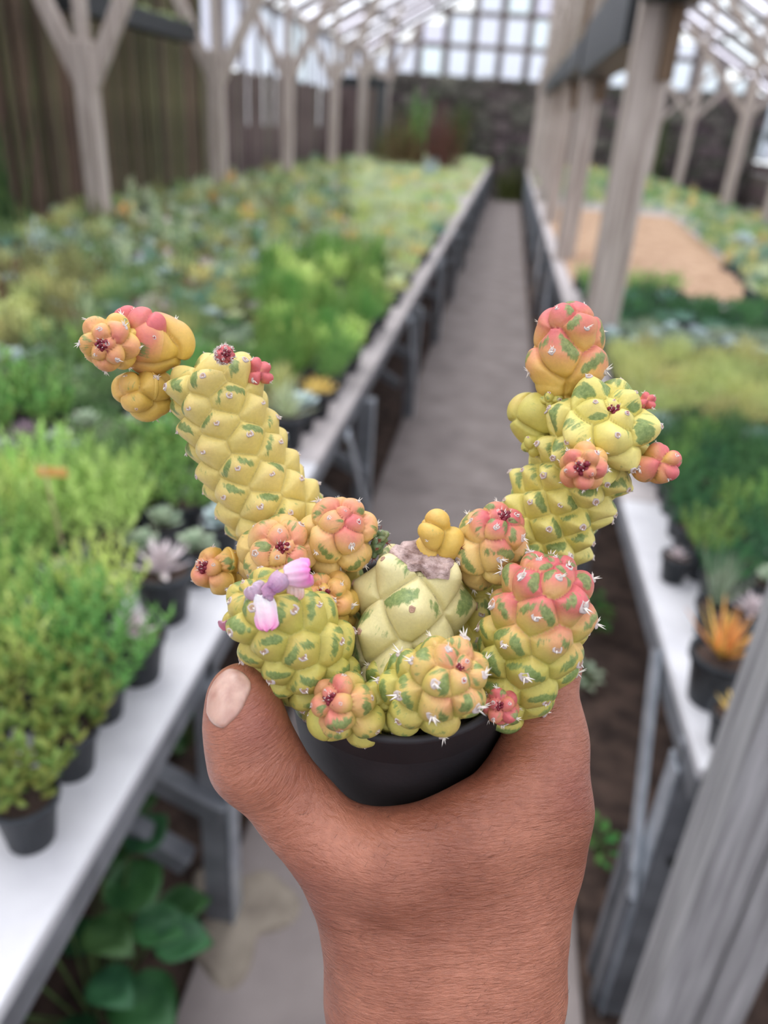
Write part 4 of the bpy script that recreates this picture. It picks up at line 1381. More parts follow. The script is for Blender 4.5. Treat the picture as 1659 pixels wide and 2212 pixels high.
# ---- main stems (photo pixel, depth in metres, radius in pixels; base first)
body('stem', 'tall pale yellow stem leaning left above the pot', [(700, 1290, .258, 96), (640, 1180, .254, 100), (565, 1065, .247, 99), (500, 930, .240, 95), (455, 815, .235, 92)],
     74, H=.27, p=1.9, tilt=.4, cap=.40, base='yellow', pink=.0, pink_len=.0, green=.5, seed=1, th0=.4, areole='old', asize=7.5, aniso=1.3, apex=.9, grow=3, pink_base=.55, ring=(6, 48, 96, .03), cone=.05)
body('stem', 'tall yellow stem leaning right with a star of pointed knobs on top', [(1110, 1260, .256, 86), (1165, 1160, .252, 96), (1220, 1060, .245, 98), (1278, 965, .234, 100), (1312, 908, .222, 96)],
     92, H=.27, p=1.7, tilt=.3, cap=.45, base='lemon', pink=.25, pink_len=.10, green=.72, heart=15, seed=2, th0=1.1, areole='old', asize=7.5, aniso=1.3, apex=.14, grow=6, cone=.14, ring=(6, 48, 185, .03))
body('stem', 'cut pale cream stem in the middle with a dry scar on top', [(840, 1520, .238, 92), (868, 1410, .236, 104), (890, 1310, .234, 108), (905, 1228, .233, 92)],
     118, H=.17, p=1.4, tilt=.0, cap=.25, base='cream', pink=0, green=.75, seed=3, th0=2.95, areole='brown', asize=7.5, aniso=1.0, apex=1, grow=2, cone=.15, scar=.010, imb=0, ring=(4, 74, 92, 0))
body('stem', 'yellow and green stem with dried pink flowers at front left', [(700, 1490, .236, 70), (670, 1430, .226, 98), (625, 1365, .217, 104), (575, 1312, .211, 92)],
     80, H=.29, p=2.1, tilt=.3, cap=.75, base='olive', pink=.30, pink_len=.6, green=.95, seed=4, th0=.2, areole='old', asize=10.5, aniso=1.15, apex=.3, grow=8, pink_base=.22)
body('stem', 'stout stem with a pink knobbly top at front right', [(1085, 1490, .235, 84), (1130, 1430, .228, 98), (1160, 1350, .222, 104), (1185, 1272, .217, 92)],
     82, H=.30, p=2.1, tilt=.25, cap=.72, base='olive', pink=1.15, pink_len=.48, green=.95, seed=5, th0=.9, areole='white', asize=12, aniso=1.15, apex=.2, grow=9, pink_base=.2)
body('stem', 'short stem at the front rim facing the viewer', [(855, 1480, .226, 64), (890, 1495, .220, 82), (945, 1482, .210, 92), (972, 1460, .203, 82)],
     86, H=.30, p=2.1, tilt=.2, cap=.72, base='olive', pink=.62, pink_len=.5, green=.85, heart=11, seed=6, th0=2.0, areole='white', asize=12, aniso=1.0, apex=.24, grow=8, pink_base=.22)
body('stem', 'pale thick stem base behind the flowering stem', [(760, 1440, .244, 70), (738, 1340, .246, 62), (720, 1250, .248, 60)], 80, H=.16, p=2.4, base='yellow', pink=0, green=.5, seed=7, areole='brown', asize=6, aniso=1.1, apex=1, grow=2)
body('stem', 'striped stem half hidden behind the middle stem', [(1010, 1420, .244, 60), (1030, 1330, .246, 62), (1050, 1250, .248, 60)], 74, H=.22, p=2.2, base='lemon', pink=0, green=1.0, seed=8, areole='old', asize=7, aniso=1.1, apex=1, grow=2)

# ---- offsets
body('offset', 'orange and pink upper left offset with rounded lobes', [(376, 750, .238, 44), (335, 745, .236, 58), (305, 738, .233, 56)], 119, H=0.17, p=2.6, tilt=.1, cap=.7, base='orange', pink=.6, pink_len=1.0, green=.2, seed=11, th0=.5, areole='white', asize=8, apex=.7, grow=3, pink_base=.85)
body('offset', 'salmon pink lobe on top of the upper left offset', [(322, 720, .232, 32), (316, 702, .230, 37)], 87, H=0.10, p=2.6, base='peach', pink=.95, pink_len=1.4, green=.1, seed=33, areole='white', asize=9, apex=1, grow=2, pink_base=.3)
body('offset', 'deep pink lobe at the upper edge of the upper left offset', [(280, 705, .234, 26), (272, 690, .234, 27)], 57, H=0.21, p=2.6, base='peach', pink=1.3, pink_len=1.6, green=0, seed=34, areole='white', asize=7.5, apex=1, grow=2, pink_base=.4)
body('offset', 'red-hearted cluster of lobes at the far left tip', [(262, 742, .229, 44), (238, 742, .223, 54), (228, 744, .219, 46)], 59, H=0.29, p=2.6, tilt=0, cap=.5, base='orange', pink=.7, pink_len=.6, green=.1, heart=17, seed=35, th0=2.5, areole='white', asize=7.5, apex=.25, grow=6, pink_base=.35)
body('offset', 'small olive offset under the upper left one', [(345, 850, .240, 38), (312, 850, .238, 47), (288, 846, .234, 40)], 82, H=0.26, p=2.8, tilt=.1, cap=.7, base='orange', pink=.45, pink_len=.35, green=.1, seed=12, th0=1.5, areole='white', asize=7.5, apex=.55, grow=4)
body('offset', 'dark red bud on the left stem top', [(480, 768, .222, 14), (487, 765, .214, 17)], 15, H=0.47, base='peach', pink=1.9, pink_len=1.9, green=0, heart=12, seed=13, areole='red', asize=5, apex=.6, grow=3, pink_base=.9)
body('offset', 'pink bud on the right of the left stem', [(545, 815, .234, 20), (562, 805, .234, 24)], 36, H=0.42, p=2.6, base='peach', pink=1.3, pink_len=1.4, green=0, seed=14, areole='white', asize=6, apex=.6, grow=3, pink_base=.4)
body('offset', 'upright pink-topped offset at the top right', [(1212, 838, .236, 50), (1220, 802, .235, 72), (1226, 752, .233, 75), (1232, 708, .230, 60)], 105, H=0.19, p=2.8, tilt=.3, cap=.85, base='orange', pink=.95, pink_len=.8, green=.6, seed=15, th0=2.75, areole='white', asize=9, apex=.25, grow=7, aniso=1.15, pink_base=.3)
body('offset', 'smooth yellow offset bulb', [(1165, 915, .240, 50), (1144, 894, .239, 49)], 109, H=0.09, p=2.6, base='olive', pink=.3, pink_len=.35, green=.05, seed=16, th0=.3, areole='old', asize=7, apex=.8, grow=2)
body('offset', None, [(1204, 862, .233, 14), (1184, 864, .232, 15)], 26, H=0.32, base='olive', pink=0, green=.8, seed=17, areole='old', asize=5, apex=1, grow=2)
body('offset', None, [(1167, 958, .236, 22), (1148, 962, .236, 20)], 34, H=0.32, base='olive', pink=0, green=.4, seed=18, areole='old', asize=6, apex=1, grow=2)
body('offset', 'red-hearted bud on the front of the right stem', [(1262, 1000, .222, 32), (1259, 1008, .211, 40), (1258, 1010, .206, 34)], 55, H=0.38, p=2.6, tilt=0, cap=.5, base='orange', pink=.75, pink_len=.7, green=.1, heart=20, seed=19, th0=.9, areole='red', asize=7.5, apex=.22, grow=6, pink_base=.3)
body('offset', 'coral bud at the far right', [(1398, 1008, .224, 32), (1425, 1003, .222, 38), (1438, 1000, .221, 30)], 64, H=0.34, p=2.8, tilt=0, base='orange', pink=.9, pink_len=1.1, green=.1, seed=20, areole='white', asize=7.5, apex=.4, grow=5, pink_base=.4)
body('offset', None, [(1385, 872, .226, 14), (1400, 866, .225, 16)], 24, H=0.42, base='peach', pink=1.4, pink_len=1.4, green=0, seed=21, areole='white', asize=5, apex=.7, grow=3, pink_base=.6)
body('offset', 'plump yellow offset with a pink crown left of the middle', [(712, 1190, .243, 54), (725, 1168, .236, 74), (738, 1140, .229, 66)], 87, H=0.23, p=2.9, tilt=.1, cap=.8, base='peach', pink=.9, pink_len=.42, green=.35, seed=22, th0=.8, areole='white', asize=8.5, apex=.14, grow=8, pink_base=.15)
body('offset', 'round offset facing the viewer below the left stem', [(588, 1205, .244, 64), (600, 1196, .233, 76), (607, 1188, .225, 64)], 82, H=0.23, p=2.9, tilt=0, cap=.55, base='peach', pink=.75, pink_len=.38, green=.4, heart=17, seed=23, th0=2.4, areole='old', asize=8.5, apex=.13, grow=8, pink_base=.25)
body('offset', 'olive offset with a red tip at the far left of the pot', [(500, 1228, .244, 36), (474, 1232, .242, 49), (454, 1228, .238, 36)], 78, H=0.28, p=2.9, tilt=0, cap=.7, base='orange', pink=.8, pink_len=.5, green=.1, heart=17, seed=24, th0=.2, areole='red', asize=7, apex=.2, grow=6)
body('offset', 'orange offset facing the viewer behind the flowers', [(722, 1318, .238, 46), (712, 1300, .231, 56), (703, 1290, .225, 48)], 66, H=0.28, p=2.8, tilt=0, cap=.55, base='orange', pink=.65, pink_len=.45, green=.2, heart=17, seed=25, th0=1.2, areole='white', asize=8, apex=.18, grow=7, pink_base=.2)
body('offset', 'yellow bud on the rim of the scar', [(948, 1182, .229, 38), (946, 1158, .227, 41), (938, 1138, .225, 31)], 75, H=0.28, p=2.9, tilt=0, base='orange', pink=.3, pink_len=.4, green=0, seed=26, th0=1.9, areole='dark', asize=5.5, apex=.7, grow=3)
body('offset', 'plump offset with a crimson crown right of the middle', [(1045, 1208, .238, 58), (1056, 1180, .232, 75), (1075, 1142, .226, 58)], 82, H=0.23, p=2.8, tilt=.1, cap=.75, base='peach', pink=1.05, pink_len=.42, green=.6, heart=17, seed=27, th0=.1, areole='white', asize=9, apex=.17, grow=8, pink_base=.2)
body('offset', 'tiny green spiny bud', [(808, 1190, .236, 14), (815, 1178, .235, 15)], 22, H=0.32, base='green', pink=.2, pink_len=.6, green=0, seed=28, areole='dark', asize=5, apex=1, grow=2)
body('offset', None, [(822, 1162, .236, 13), (826, 1157, .235, 13)], 20, H=0.32, base='green', pink=.3, pink_len=.7, green=0, seed=29, areole='dark', asize=5.5, apex=1, grow=2)
body('offset', 'orange and green offset hanging over the front left rim', [(795, 1538, .222, 60), (762, 1528, .215, 62), (726, 1514, .207, 50)], 84, H=0.32, p=2.7, tilt=0, cap=.6, base='olive', pink=.75, pink_len=.5, green=.5, heart=17, seed=30, th0=.6, areole='old', asize=8.5, apex=.22, grow=7, pink_base=.35)
body('offset', None, [(728, 1554, .220, 38), (712, 1560, .214, 43)], 103, H=0.13, p=2.3, base='olive', pink=0, green=.6, seed=31, th0=0, areole='brown', asize=9, apex=1, grow=2)
body('offset', 'small red bud at the front right rim', [(1086, 1530, .222, 28), (1080, 1526, .214, 32)], 44, H=0.34, p=2.6, tilt=0, cap=.6, base='orange', pink=1.0, pink_len=.9, green=.3, heart=12, seed=32, areole='white', asize=7, apex=.45, grow=4, pink_base=.4)

# ---- dry corky scar of the cut stem
M_scar = noise_mat('cork_scar', lin(112, 82, 72), lin(206, 180, 172), 260, rough=0.95, bump=1.0, bscale=900, bdist=0.0012, lo=.3, hi=.62)
sc_c = at(922, 1200, .2262)
sc_n = (at(905, 1225, .233) - at(890, 1310, .234)); sc_n /= np.linalg.norm(sc_n); sc_n = sc_n + 0.7 * -_v; sc_n /= np.linalg.norm(sc_n)
sx_ = np.cross(sc_n, _v); sx_ /= np.linalg.norm(sx_); sy_ = np.cross(sc_n, sx_)
V, Q = [], []
for i in range(14):
    for j in range(48):
        t = 2 * math.pi * j / 48
        rr = i / 13 * (1 + .13 * math.sin(3 * t + 1) + .08 * math.sin(7 * t) + .06 * math.sin(11 * t + 2))
        z = 0.0016 * math.sqrt(max(0, 1 - (i / 13) ** 2)) + 0.0006 * math.sin(5 * t + 9 * rr) * rr + rng.uniform(-.0002, .0002) - 0.0010 * math.exp(-(rr / .35) ** 2)
        V.append(sx_ * rr * .0098 * math.cos(t) + sy_ * rr * .0082 * math.sin(t) + sc_n * (z - (0.0015 if i == 13 else 0)))
for i in range(13):
    for j in range(48):
        Q.append((i * 48 + j, (i + 1) * 48 + j, (i + 1) * 48 + (j + 1) % 48, i * 48 + (j + 1) % 48))
o = obj('scar', mesh_from('scar', V, Q, M_scar), None, sc_c); o['label'] = 'grey brown corky scar'; under_plant(o)

# ---- withered pink flower
def petal_mat():
    m, nt, bs, out = mat_new('petal_pink')
    ac = N(nt, 'ShaderNodeAttribute', attribute_name='col')
    nt.links.new(ac.outputs['Color'], bs.inputs['Base Color'])
    bs.inputs['Roughness'].default_value = 0.45
    bs.inputs['Subsurface Weight'].default_value = 0.2
    bs.inputs['Subsurface Scale'].default_value = 0.002
    return m
M_petal = petal_mat()
flower = bpy.data.objects.new('withered_flower', None); COL.objects.link(flower)
flower.empty_display_size = .01
flower.location = tuple(at(590, 1270, .200))
flower['label'] = 'withered pink and white flower'
bpy.context.view_layer.update()
under_plant(flower)
FINV = Matrix.Translation(Vector(at(590, 1270, .200))).inverted()
def petal(name, a, b, w0, w1, cup, ca, cb, rid=5, seed=0, bend=0.0, thick=.00035, tipcurl=0.0):
    """A closed fleshy petal from a to b (px,py,depth), widths in metres, cupped about its length with fine ridges."""
    A, B = at(*a), at(*b)
    d = B - A; L = np.linalg.norm(d); d /= L
    s = np.cross(d, _v); s /= np.linalg.norm(s); n = np.cross(s, d)
    if n @ _v > 0: n = -n
    rg = np.random.default_rng(seed)
    nu, nv = 22, 17
    top, bot, cc = [], [], []
    for i in range(nu):
        t = i / (nu - 1)
        w = (w0 * (1 - t) + w1 * t) * (0.62 + 0.55 * math.sin(math.pi * min(1, .16 + t * .72)))
        if t > .85:
            w *= math.sqrt(max(.05, 1 - ((t - .85) / .165) ** 2))
        for j in range(nv):
            u = j / (nv - 1) * 2 - 1
            ang = u * cup
            x = w * .5 * (math.sin(ang) / max(1e-3, math.sin(min(cup, 1.57))) if cup > .05 else u)
            z = w * .5 * (math.cos(ang) - 1) * 1.1 + bend * L * math.sin(math.pi * t) + .00022 * math.sin(u * rid * math.pi + 2 * t) + tipcurl * L * t * t + rg.normal(0, .00004)
            p = A + d * (L * (t + .03 * math.sin(u * 5 + seed))) + s * x + n * z
            top.append(p); bot.append(p - n * thick)
            k = t ** 1.7 + .14 * math.sin(u * 9 + seed) * t + rg.normal(0, .03)
            k = min(1, max(0, k)); cc.append(np.array(ca) * (1 - k) + np.array(cb) * k)
    V = top + bot; M_ = nu * nv; Q = []
    for i in range(nu - 1):
        for j in range(nv - 1):
            q = (i * nv + j, i * nv + j + 1, (i + 1) * nv + j + 1, (i + 1) * nv + j)
            Q.append(q); Q.append(tuple(M_ + k for k in q[::-1]))
    ring = [j for j in range(nv)] + [i * nv + nv - 1 for i in range(1, nu)] + [(nu - 1) * nv + j for j in range(nv - 2, -1, -1)] + [i * nv for i in range(nu - 2, 0, -1)]
    for q in range(len(ring)):
        x, y = ring[q], ring[(q + 1) % len(ring)]
        Q.append((x, x + M_, y + M_, y))
    me = mesh_from(name, [v - A for v in V], Q, M_petal)
    add_col(me, 'col', np.array(cc + cc))
    o = bpy.data.objects.new(name, me); COL.objects.link(o)
    o.parent = flower; o.matrix_parent_inverse = FINV; o.location = tuple(A)
    return o
WH, PK, MAG, LIL, GRN = lin(240, 226, 224), lin(238, 140, 186), lin(214, 96, 160), lin(184, 150, 170), lin(160, 164, 140)
petal('petal', (612, 1243, .199), (668, 1232, .197), .0062, .0074, 1.3, lin(226, 190, 204), lin(236, 120, 186), seed=1)
petal('petal', (566, 1283, .199), (577, 1363, .198), .0050, .0064, 1.0, WH, lin(236, 130, 180), seed=2, rid=7)
petal('petal', (634, 1262, .203), (640, 1298, .203), .0040, .0040, 1.1, lin(228, 200, 190), lin(206, 150, 130), seed=3)
petal('petal', (612, 1240, .198), (584, 1272, .197), .0050, .0040, 1.4, LIL, lin(170, 112, 150), seed=4, rid=9, bend=.1)
petal('petal', (560, 1292, .200), (542, 1266, .199), .0054, .0052, 1.4, LIL, lin(220, 196, 210), seed=5, rid=6)
petal('petal', (568, 1284, .198), (590, 1262, .197), .0036, .0030, 1.4, lin(200, 150, 180), lin(160, 100, 140), seed=6, rid=9)
petal('petal', (552, 1300, .203), (532, 1288, .203), .0052, .0060, 1.4, GRN, lin(190, 190, 176), seed=7)
petal('petal', (582, 1276, .199), (574, 1292, .198), .0024, .0030, 1.4, lin(180, 110, 150), LIL, seed=8, rid=9)
petal('petal', (490, 1362, .206), (484, 1344, .205), .0034, .0040, 1.5, lin(196, 110, 130), lin(214, 150, 168), seed=9, rid=8)

# ================================================================== the hand (one continuous surface)
def roundcone(P, a, b, ra, rb):
    ba = b - a; l2 = ba @ ba
    t = np.clip(((P - a) @ ba) / l2, 0, 1)
    return np.sqrt(((P - a - t[:, None] * ba) ** 2).sum(1)) - (ra + (rb - ra) * t)

def smin(a, b, k):
    h = np.clip(0.5 + 0.5 * (b - a) / k, 0, 1)
    return b * (1 - h) + a * h - k * h * (1 - h)

def potpt(phi, lev, rad):
    """Point around the pot: angle from the right towards the back (degrees), height along the pot axis, distance from it."""
    t = math.radians(phi)
    return POT_C + POT_U * lev + (POT_R * math.cos(t) + POT_B * math.sin(t)) * rad

def hp(px, py, d, r):
    return at(px, py, d), px2m(r, d)

PALM = [
    ((880, 2180, .236, 156), (880, 2700, .224, 158)), ((1030, 2180, .237, 154), (1028, 2700, .225, 158)),
    ((850, 2110, .236, 142), (738, 1850, .229, 78)), ((1062, 2100, .238, 158), (1150, 1740, .234, 96)),
    ((930, 2150, .240, 170), (920, 1880, .232, 110)), ((1000, 2140, .250, 170), (1060, 1800, .252, 110)),
    ((738, 1850, .229, 78), (642, 1746, .225, 68)), ((880, 2010, .232, 118), (1060, 1990, .233, 118)), ((900, 1920, .229, 96), (1040, 1900, .230, 100)), ((810, 1900, .229, 84), (990, 1870, .229, 96)), ((860, 1850, .226, 62), (1080, 1800, .228, 80)),
    ((692, 1808, .224, 52), (850, 1866, .219, 60)), ((850, 1866, .219, 60), (1020, 1808, .221, 66)), ((1020, 1795, .221, 66), (1150, 1700, .228, 82)),
]
THUMB = [((640, 1750, .225, 72), (546, 1640, .219, 82)), ((546, 1640, .219, 84), (528, 1560, .217, 74)), ((530, 1560, .217, 74), (520, 1500, .217, 68)), ((640, 1740, .226, 60), (575, 1650, .222, 66))]
INDEX = [((1160, 1725, .234, 92), (1190, 1600, .237, 64)), ((1190, 1600, .237, 64), (1190, 1430, .245, 54)), ((1172, 1760, .236, 88), (1168, 1840, .238, 86)), ((1120, 1690, .238, 60), (1155, 1560, .243, 52))]

def hand_sdf(P):
    d = None
    for lst, k in ((PALM, .012), (THUMB, .008), (INDEX, .010)):
        for a, b in lst:
            A, ra = hp(*a); B, rb = hp(*b)
            q = roundcone(P, A, B, ra, rb)
            d = q if d is None else smin(d, q, k)
    # the fingers curl round the far side of the pot
    tipI, _ = hp(1196, 1430, .245, 54)
    chains = [([tipI, potpt(62, -.012, .046), potpt(100, -.016, .046), potpt(128, -.018, .0455)], [.0078, .0076, .0070, .0060])]
    mi_, _ = hp(1165, 1790, .252, 90)
    chains.append(([mi_, potpt(18, -.030, .0455), potpt(62, -.033, .0445), potpt(105, -.036, .0440), potpt(140, -.037, .0435)], [.0115, .0088, .0084, .0076, .0064]))
    ri_, _ = hp(1120, 1830, .268, 90)
    chains.append(([ri_, potpt(25, -.047, .0425), potpt(70, -.050, .0415), potpt(112, -.053, .041), potpt(142, -.054, .0405)], [.0112, .0084, .0080, .0072, .0060]))
    pi_, _ = hp(1070, 1870, .280, 84)
    chains.append(([pi_, potpt(32, -.062, .0395), potpt(72, -.066, .0385), potpt(108, -.069, .038)], [.0100, .0074, .0068, .0056]))
    for pts, rr in chains:
        f = None
        for i in range(len(pts) - 1):
            q = roundcone(P, np.asarray(pts[i]), np.asarray(pts[i + 1]), rr[i], rr[i + 1])
            f = q if f is None else smin(f, q, .003)
        d = smin(d, f, .006)
    # palm mass behind the knuckles
    for a, b in (((1080, 1850, .262, 100), (990, 2120, .255, 150)),):
        A, ra = hp(*a); B, rb = hp(*b)
        d = smin(d, roundcone(P, A, B, ra, rb), .012)
    # the pot presses its own shape into the hand
    rel = P - POT_C
    hz = rel @ POT_U
    rad = np.sqrt(np.maximum((rel * rel).sum(1) - hz ** 2, 0))
    t = np.clip((hz + H_POT) / H_POT, 0, 1)
    rp = R_BOT + (R_RIM - .0016 - R_BOT) * t
    rp = np.where(hz > -.012, R_RIM + .0003, rp)
    pot_d = np.maximum(rad - rp, -(hz + H_POT + .0005))
    k = .0035
    h_ = np.clip(0.5 - 0.5 * (d + pot_d) / k, 0, 1)
    d = d * (1 - h_) - pot_d * h_ + k * h_ * (1 - h_)
    return d

def surface_nets(fun, lo, hi, h):
    nx, ny, nz = [int(math.ceil((hi[i] - lo[i]) / h)) + 1 for i in range(3)]
    xs = [lo[i] + h * np.arange(n) for i, n in enumerate((nx, ny, nz))]
    vol = np.empty((nx, ny, nz), np.float32)
    Y, Z = np.meshgrid(xs[1], xs[2], indexing='ij')
    for i0 in range(0, nx, 8):
        ii = xs[0][i0:i0 + 8]
        G = np.stack([np.repeat(ii, ny * nz), np.tile(Y.ravel(), len(ii)), np.tile(Z.ravel(), len(ii))], 1)
        vol[i0:i0 + 8] = fun(G).reshape(len(ii), ny, nz)
    sg = vol < 0
    acc = np.zeros((nx - 1, ny - 1, nz - 1, 3), np.float32); cnt = np.zeros((nx - 1, ny - 1, nz - 1), np.float32)
    cor = [(a, b, c) for a in (0, 1) for b in (0, 1) for c in (0, 1)]
    sl = lambda c: (slice(c[0], nx - 1 + c[0]), slice(c[1], ny - 1 + c[1]), slice(c[2], nz - 1 + c[2]))
    for c in cor:
        for axis in range(3):
            if c[axis] == 0:
                e = list(c); e[axis] = 1
                v0, v1 = vol[sl(c)], vol[sl(e)]
                cr = (v0 < 0) != (v1 < 0)
                t = np.where(cr, v0 / np.where(cr, v0 - v1, 1), 0)
                for k in range(3):
                    acc[..., k] += np.where(cr, (t if k == axis else c[k]), 0)
                cnt += cr
    act = cnt > 0
    idx = -np.ones(act.shape, np.int64); idx[act] = np.arange(act.sum())
    cell = np.argwhere(act)
    V = np.array(lo) + h * (cell + acc[act] / cnt[act][:, None])
    quads = []
    for axis in range(3):
        s0 = [slice(None)] * 3; s1 = [slice(None)] * 3
        s0[axis] = slice(0, -1); s1[axis] = slice(1, None)
        a, b = sg[tuple(s0)], sg[tuple(s1)]
        E_ = np.argwhere(a != b)
        o1, o2 = [k for k in range(3) if k != axis]
        ok = (E_[:, o1] > 0) & (E_[:, o2] > 0) & (E_[:, o1] < act.shape[o1]) & (E_[:, o2] < act.shape[o2])
        E_ = E_[ok]
        flip = a[tuple(E_.T)]
        def g(d1_, d2_):
            q = E_.copy(); q[:, o1] -= d1_; q[:, o2] -= d2_
            return idx[tuple(q.T)]
        q = np.stack([g(1, 1), g(0, 1), g(0, 0), g(1, 0)], 1)
        if axis == 1:
            flip = ~flip
        q[~flip] = q[~flip][:, ::-1]
        quads.append(q)
    Q = np.concatenate(quads)
    return V, Q[(Q >= 0).all(1)]

pts_ = []
for lst in (PALM, THUMB, INDEX):
    for a, b in lst:
        for q in (a, b):
            A, ra = hp(*q); pts_ += [A - ra - .004, A + ra + .004]
pts_ += [potpt(p_, l_, .056) for p_ in range(0, 160, 20) for l_ in (.0, -.08)]
pts_ = np.array(pts_)
HV, HQ = surface_nets(hand_sdf, pts_.min(0), pts_.max(0), .00135)

def skin_mat():
    m, nt, bs, out = mat_new('skin')
    L = nt.links.new
    tc = N(nt, 'ShaderNodeTexCoord')
    n0 = N(nt, 'ShaderNodeTexNoise', Scale=30.0, Detail=4.0)
    n1 = N(nt, 'ShaderNodeTexNoise', Scale=420.0, Detail=4.0, Roughness=.6)
    L(tc.outputs['Object'], n0.inputs['Vector']); L(tc.outputs['Object'], n1.inputs['Vector'])
    cr = N(nt, 'ShaderNodeValToRGB')
    cr.color_ramp.elements[0].position = .32; cr.color_ramp.elements[0].color = (*lin(144, 84, 61), 1)
    cr.color_ramp.elements[1].position = .7; cr.color_ramp.elements[1].color = (*lin(186, 121, 94), 1)
    L(n0.outputs['Fac'], cr.inputs['Fac'])
    cr2 = N(nt, 'ShaderNodeValToRGB')
    cr2.color_ramp.elements[0].position = .3; cr2.color_ramp.elements[0].color = (.86, .84, .84, 1)
    cr2.color_ramp.elements[1].position = .65; cr2.color_ramp.elements[1].color = (1.04, 1.04, 1.04, 1)
    L(n1.outputs['Fac'], cr2.inputs['Fac'])
    mx = N(nt, 'ShaderNodeMix', data_type='RGBA', blend_type='MULTIPLY'); mx.inputs['Factor'].default_value = 1
    L(cr.outputs['Color'], mx.inputs['A']); L(cr2.outputs['Color'], mx.inputs['B'])
    # redder knuckle / nail-fold tint carried by the mesh
    at_ = N(nt, 'ShaderNodeAttribute', attribute_name='flush')
    mx2 = N(nt, 'ShaderNodeMix', data_type='RGBA'); mx2.inputs['B'].default_value = (*lin(132, 66, 58), 1)
    L(at_.outputs['Fac'], mx2.inputs['Factor']); L(mx.outputs['Result'], mx2.inputs['A'])
    L(mx2.outputs['Result'], bs.inputs['Base Color'])
    bs.inputs['Roughness'].default_value = .40
    bs.inputs['Specular IOR Level'].default_value = .55
    bs.inputs['Subsurface Weight'].default_value = .15
    bs.inputs['Subsurface Scale'].default_value = .0015
    bs.inputs['Subsurface Radius'].default_value = (1, .35, .18)
    # creases: fine transverse wrinkles crossed by a cell pattern
    av = N(nt, 'ShaderNodeAttribute', attribute_name='limb')
    mp = N(nt, 'ShaderNodeMapping'); mp.inputs['Scale'].default_value = (320, 1500, 320)
    L(av.outputs['Vector'], mp.inputs['Vector'])
    nw = N(nt, 'ShaderNodeTexNoise', Scale=1.0, Detail=4.0, Roughness=.6, Distortion=.4)
    L(mp.outputs['Vector'], nw.inputs['Vector'])
    vo = N(nt, 'ShaderNodeTexVoronoi', Scale=1500.0, feature='DISTANCE_TO_EDGE')
    L(tc.outputs['Object'], vo.inputs['Vector'])
    vr = N(nt, 'ShaderNodeMapRange'); vr.inputs['From Max'].default_value = .15
    L(vo.outputs['Distance'], vr.inputs['Value'])
    b1 = N(nt, 'ShaderNodeBump', Strength=.85, Distance=.0008)
    b2 = N(nt, 'ShaderNodeBump', Strength=.25, Distance=.0002)
    L(nw.outputs['Fac'], b1.inputs['Height']); L(vr.outputs[0], b2.inputs['Height']); L(b1.outputs['Normal'], b2.inputs['Normal'])
    n5 = N(nt, 'ShaderNodeTexNoise', Scale=150.0, Detail=2.0)
    mp2 = N(nt, 'ShaderNodeMapping'); mp2.inputs['Scale'].default_value = (.6, 1.8, .6)
    L(av.outputs['Vector'], mp2.inputs['Vector']); L(mp2.outputs['Vector'], n5.inputs['Vector'])
    b3 = N(nt, 'ShaderNodeBump', Strength=.5, Distance=.0016)
    L(n5.outputs['Fac'], b3.inputs['Height']); L(b2.outputs['Normal'], b3.inputs['Normal'])
    L(b3.outputs['Normal'], bs.inputs['Normal'])
    return m
M_skin = skin_mat()
HORG = at(955, 2000, .235)
hand_me = grid_mesh('hand', HV - HORG, HQ, M_skin)
# smooth the lattice a little
_bm = bmesh.new(); _bm.from_mesh(hand_me)
for _ in range(3):
    bmesh.ops.smooth_vert(_bm, verts=_bm.verts, factor=.5, use_axis_x=True, use_axis_y=True, use_axis_z=True)
bmesh.ops.recalc_face_normals(_bm, faces=_bm.faces)
_bm.to_mesh(hand_me); _bm.free()
hand_me.polygons.foreach_set('use_smooth', np.ones(len(hand_me.polygons), bool))
HW = np.empty(len(hand_me.vertices) * 3); hand_me.vertices.foreach_get('co', HW); HW = HW.reshape(-1, 3) + HORG
fl = np.zeros(len(HW))
for (px, py, d, r, s) in ((565, 1560, .205, 55, .5), (690, 1690, .205, 50, .45), (1240, 1700, .222, 60, .35), (640, 1930, .215, 60, .3), (1210, 1600, .222, 70, .2), (470, 1520, .21, 40, .3)):
    c = at(px, py, d); rr = px2m(r, d)
    fl = np.maximum(fl, s * np.exp(-(((HW - c) ** 2).sum(1)) / (rr * 1.3) ** 2))
add_attr(hand_me, 'flush', fl)
# limb coordinates: y runs along the arm and then bends into thumb and index so that creases lie across them
ax_a = at(955, 2600, .235) - at(955, 1900, .235); ax_a /= np.linalg.norm(ax_a)
ax_t = at(640, 1780, .225) - at(520, 1500, .217); ax_t /= np.linalg.norm(ax_t)
ax_i = at(1165, 1800, .234) - at(1196, 1500, .240); ax_i /= np.linalg.norm(ax_i)
x0, _, _ = RW.T
qx, qy, _qd = proj(HW)
ya = (HW - at(955, 1900, .235)) @ ax_a
wt = np.clip((860 - qx) / 220, 0, 1) * np.clip((1900 - qy) / 250, 0, 1)
yt = (HW - at(640, 1780, .225)) @ ax_t
yy = ya * (1 - wt) + yt * wt
al = hand_me.attributes.new('limb', 'FLOAT_VECTOR', 'POINT')
al.data.foreach_set('vector', np.stack([(HW - HORG) @ RW[:, 0], yy, (HW - HORG) @ RW[:, 2]], 1).astype(np.float32).ravel())
hand = obj('hand', hand_me, None, HORG)
tag(hand, 'bare brown right hand and wrist gripping the small black pot', 'hand')

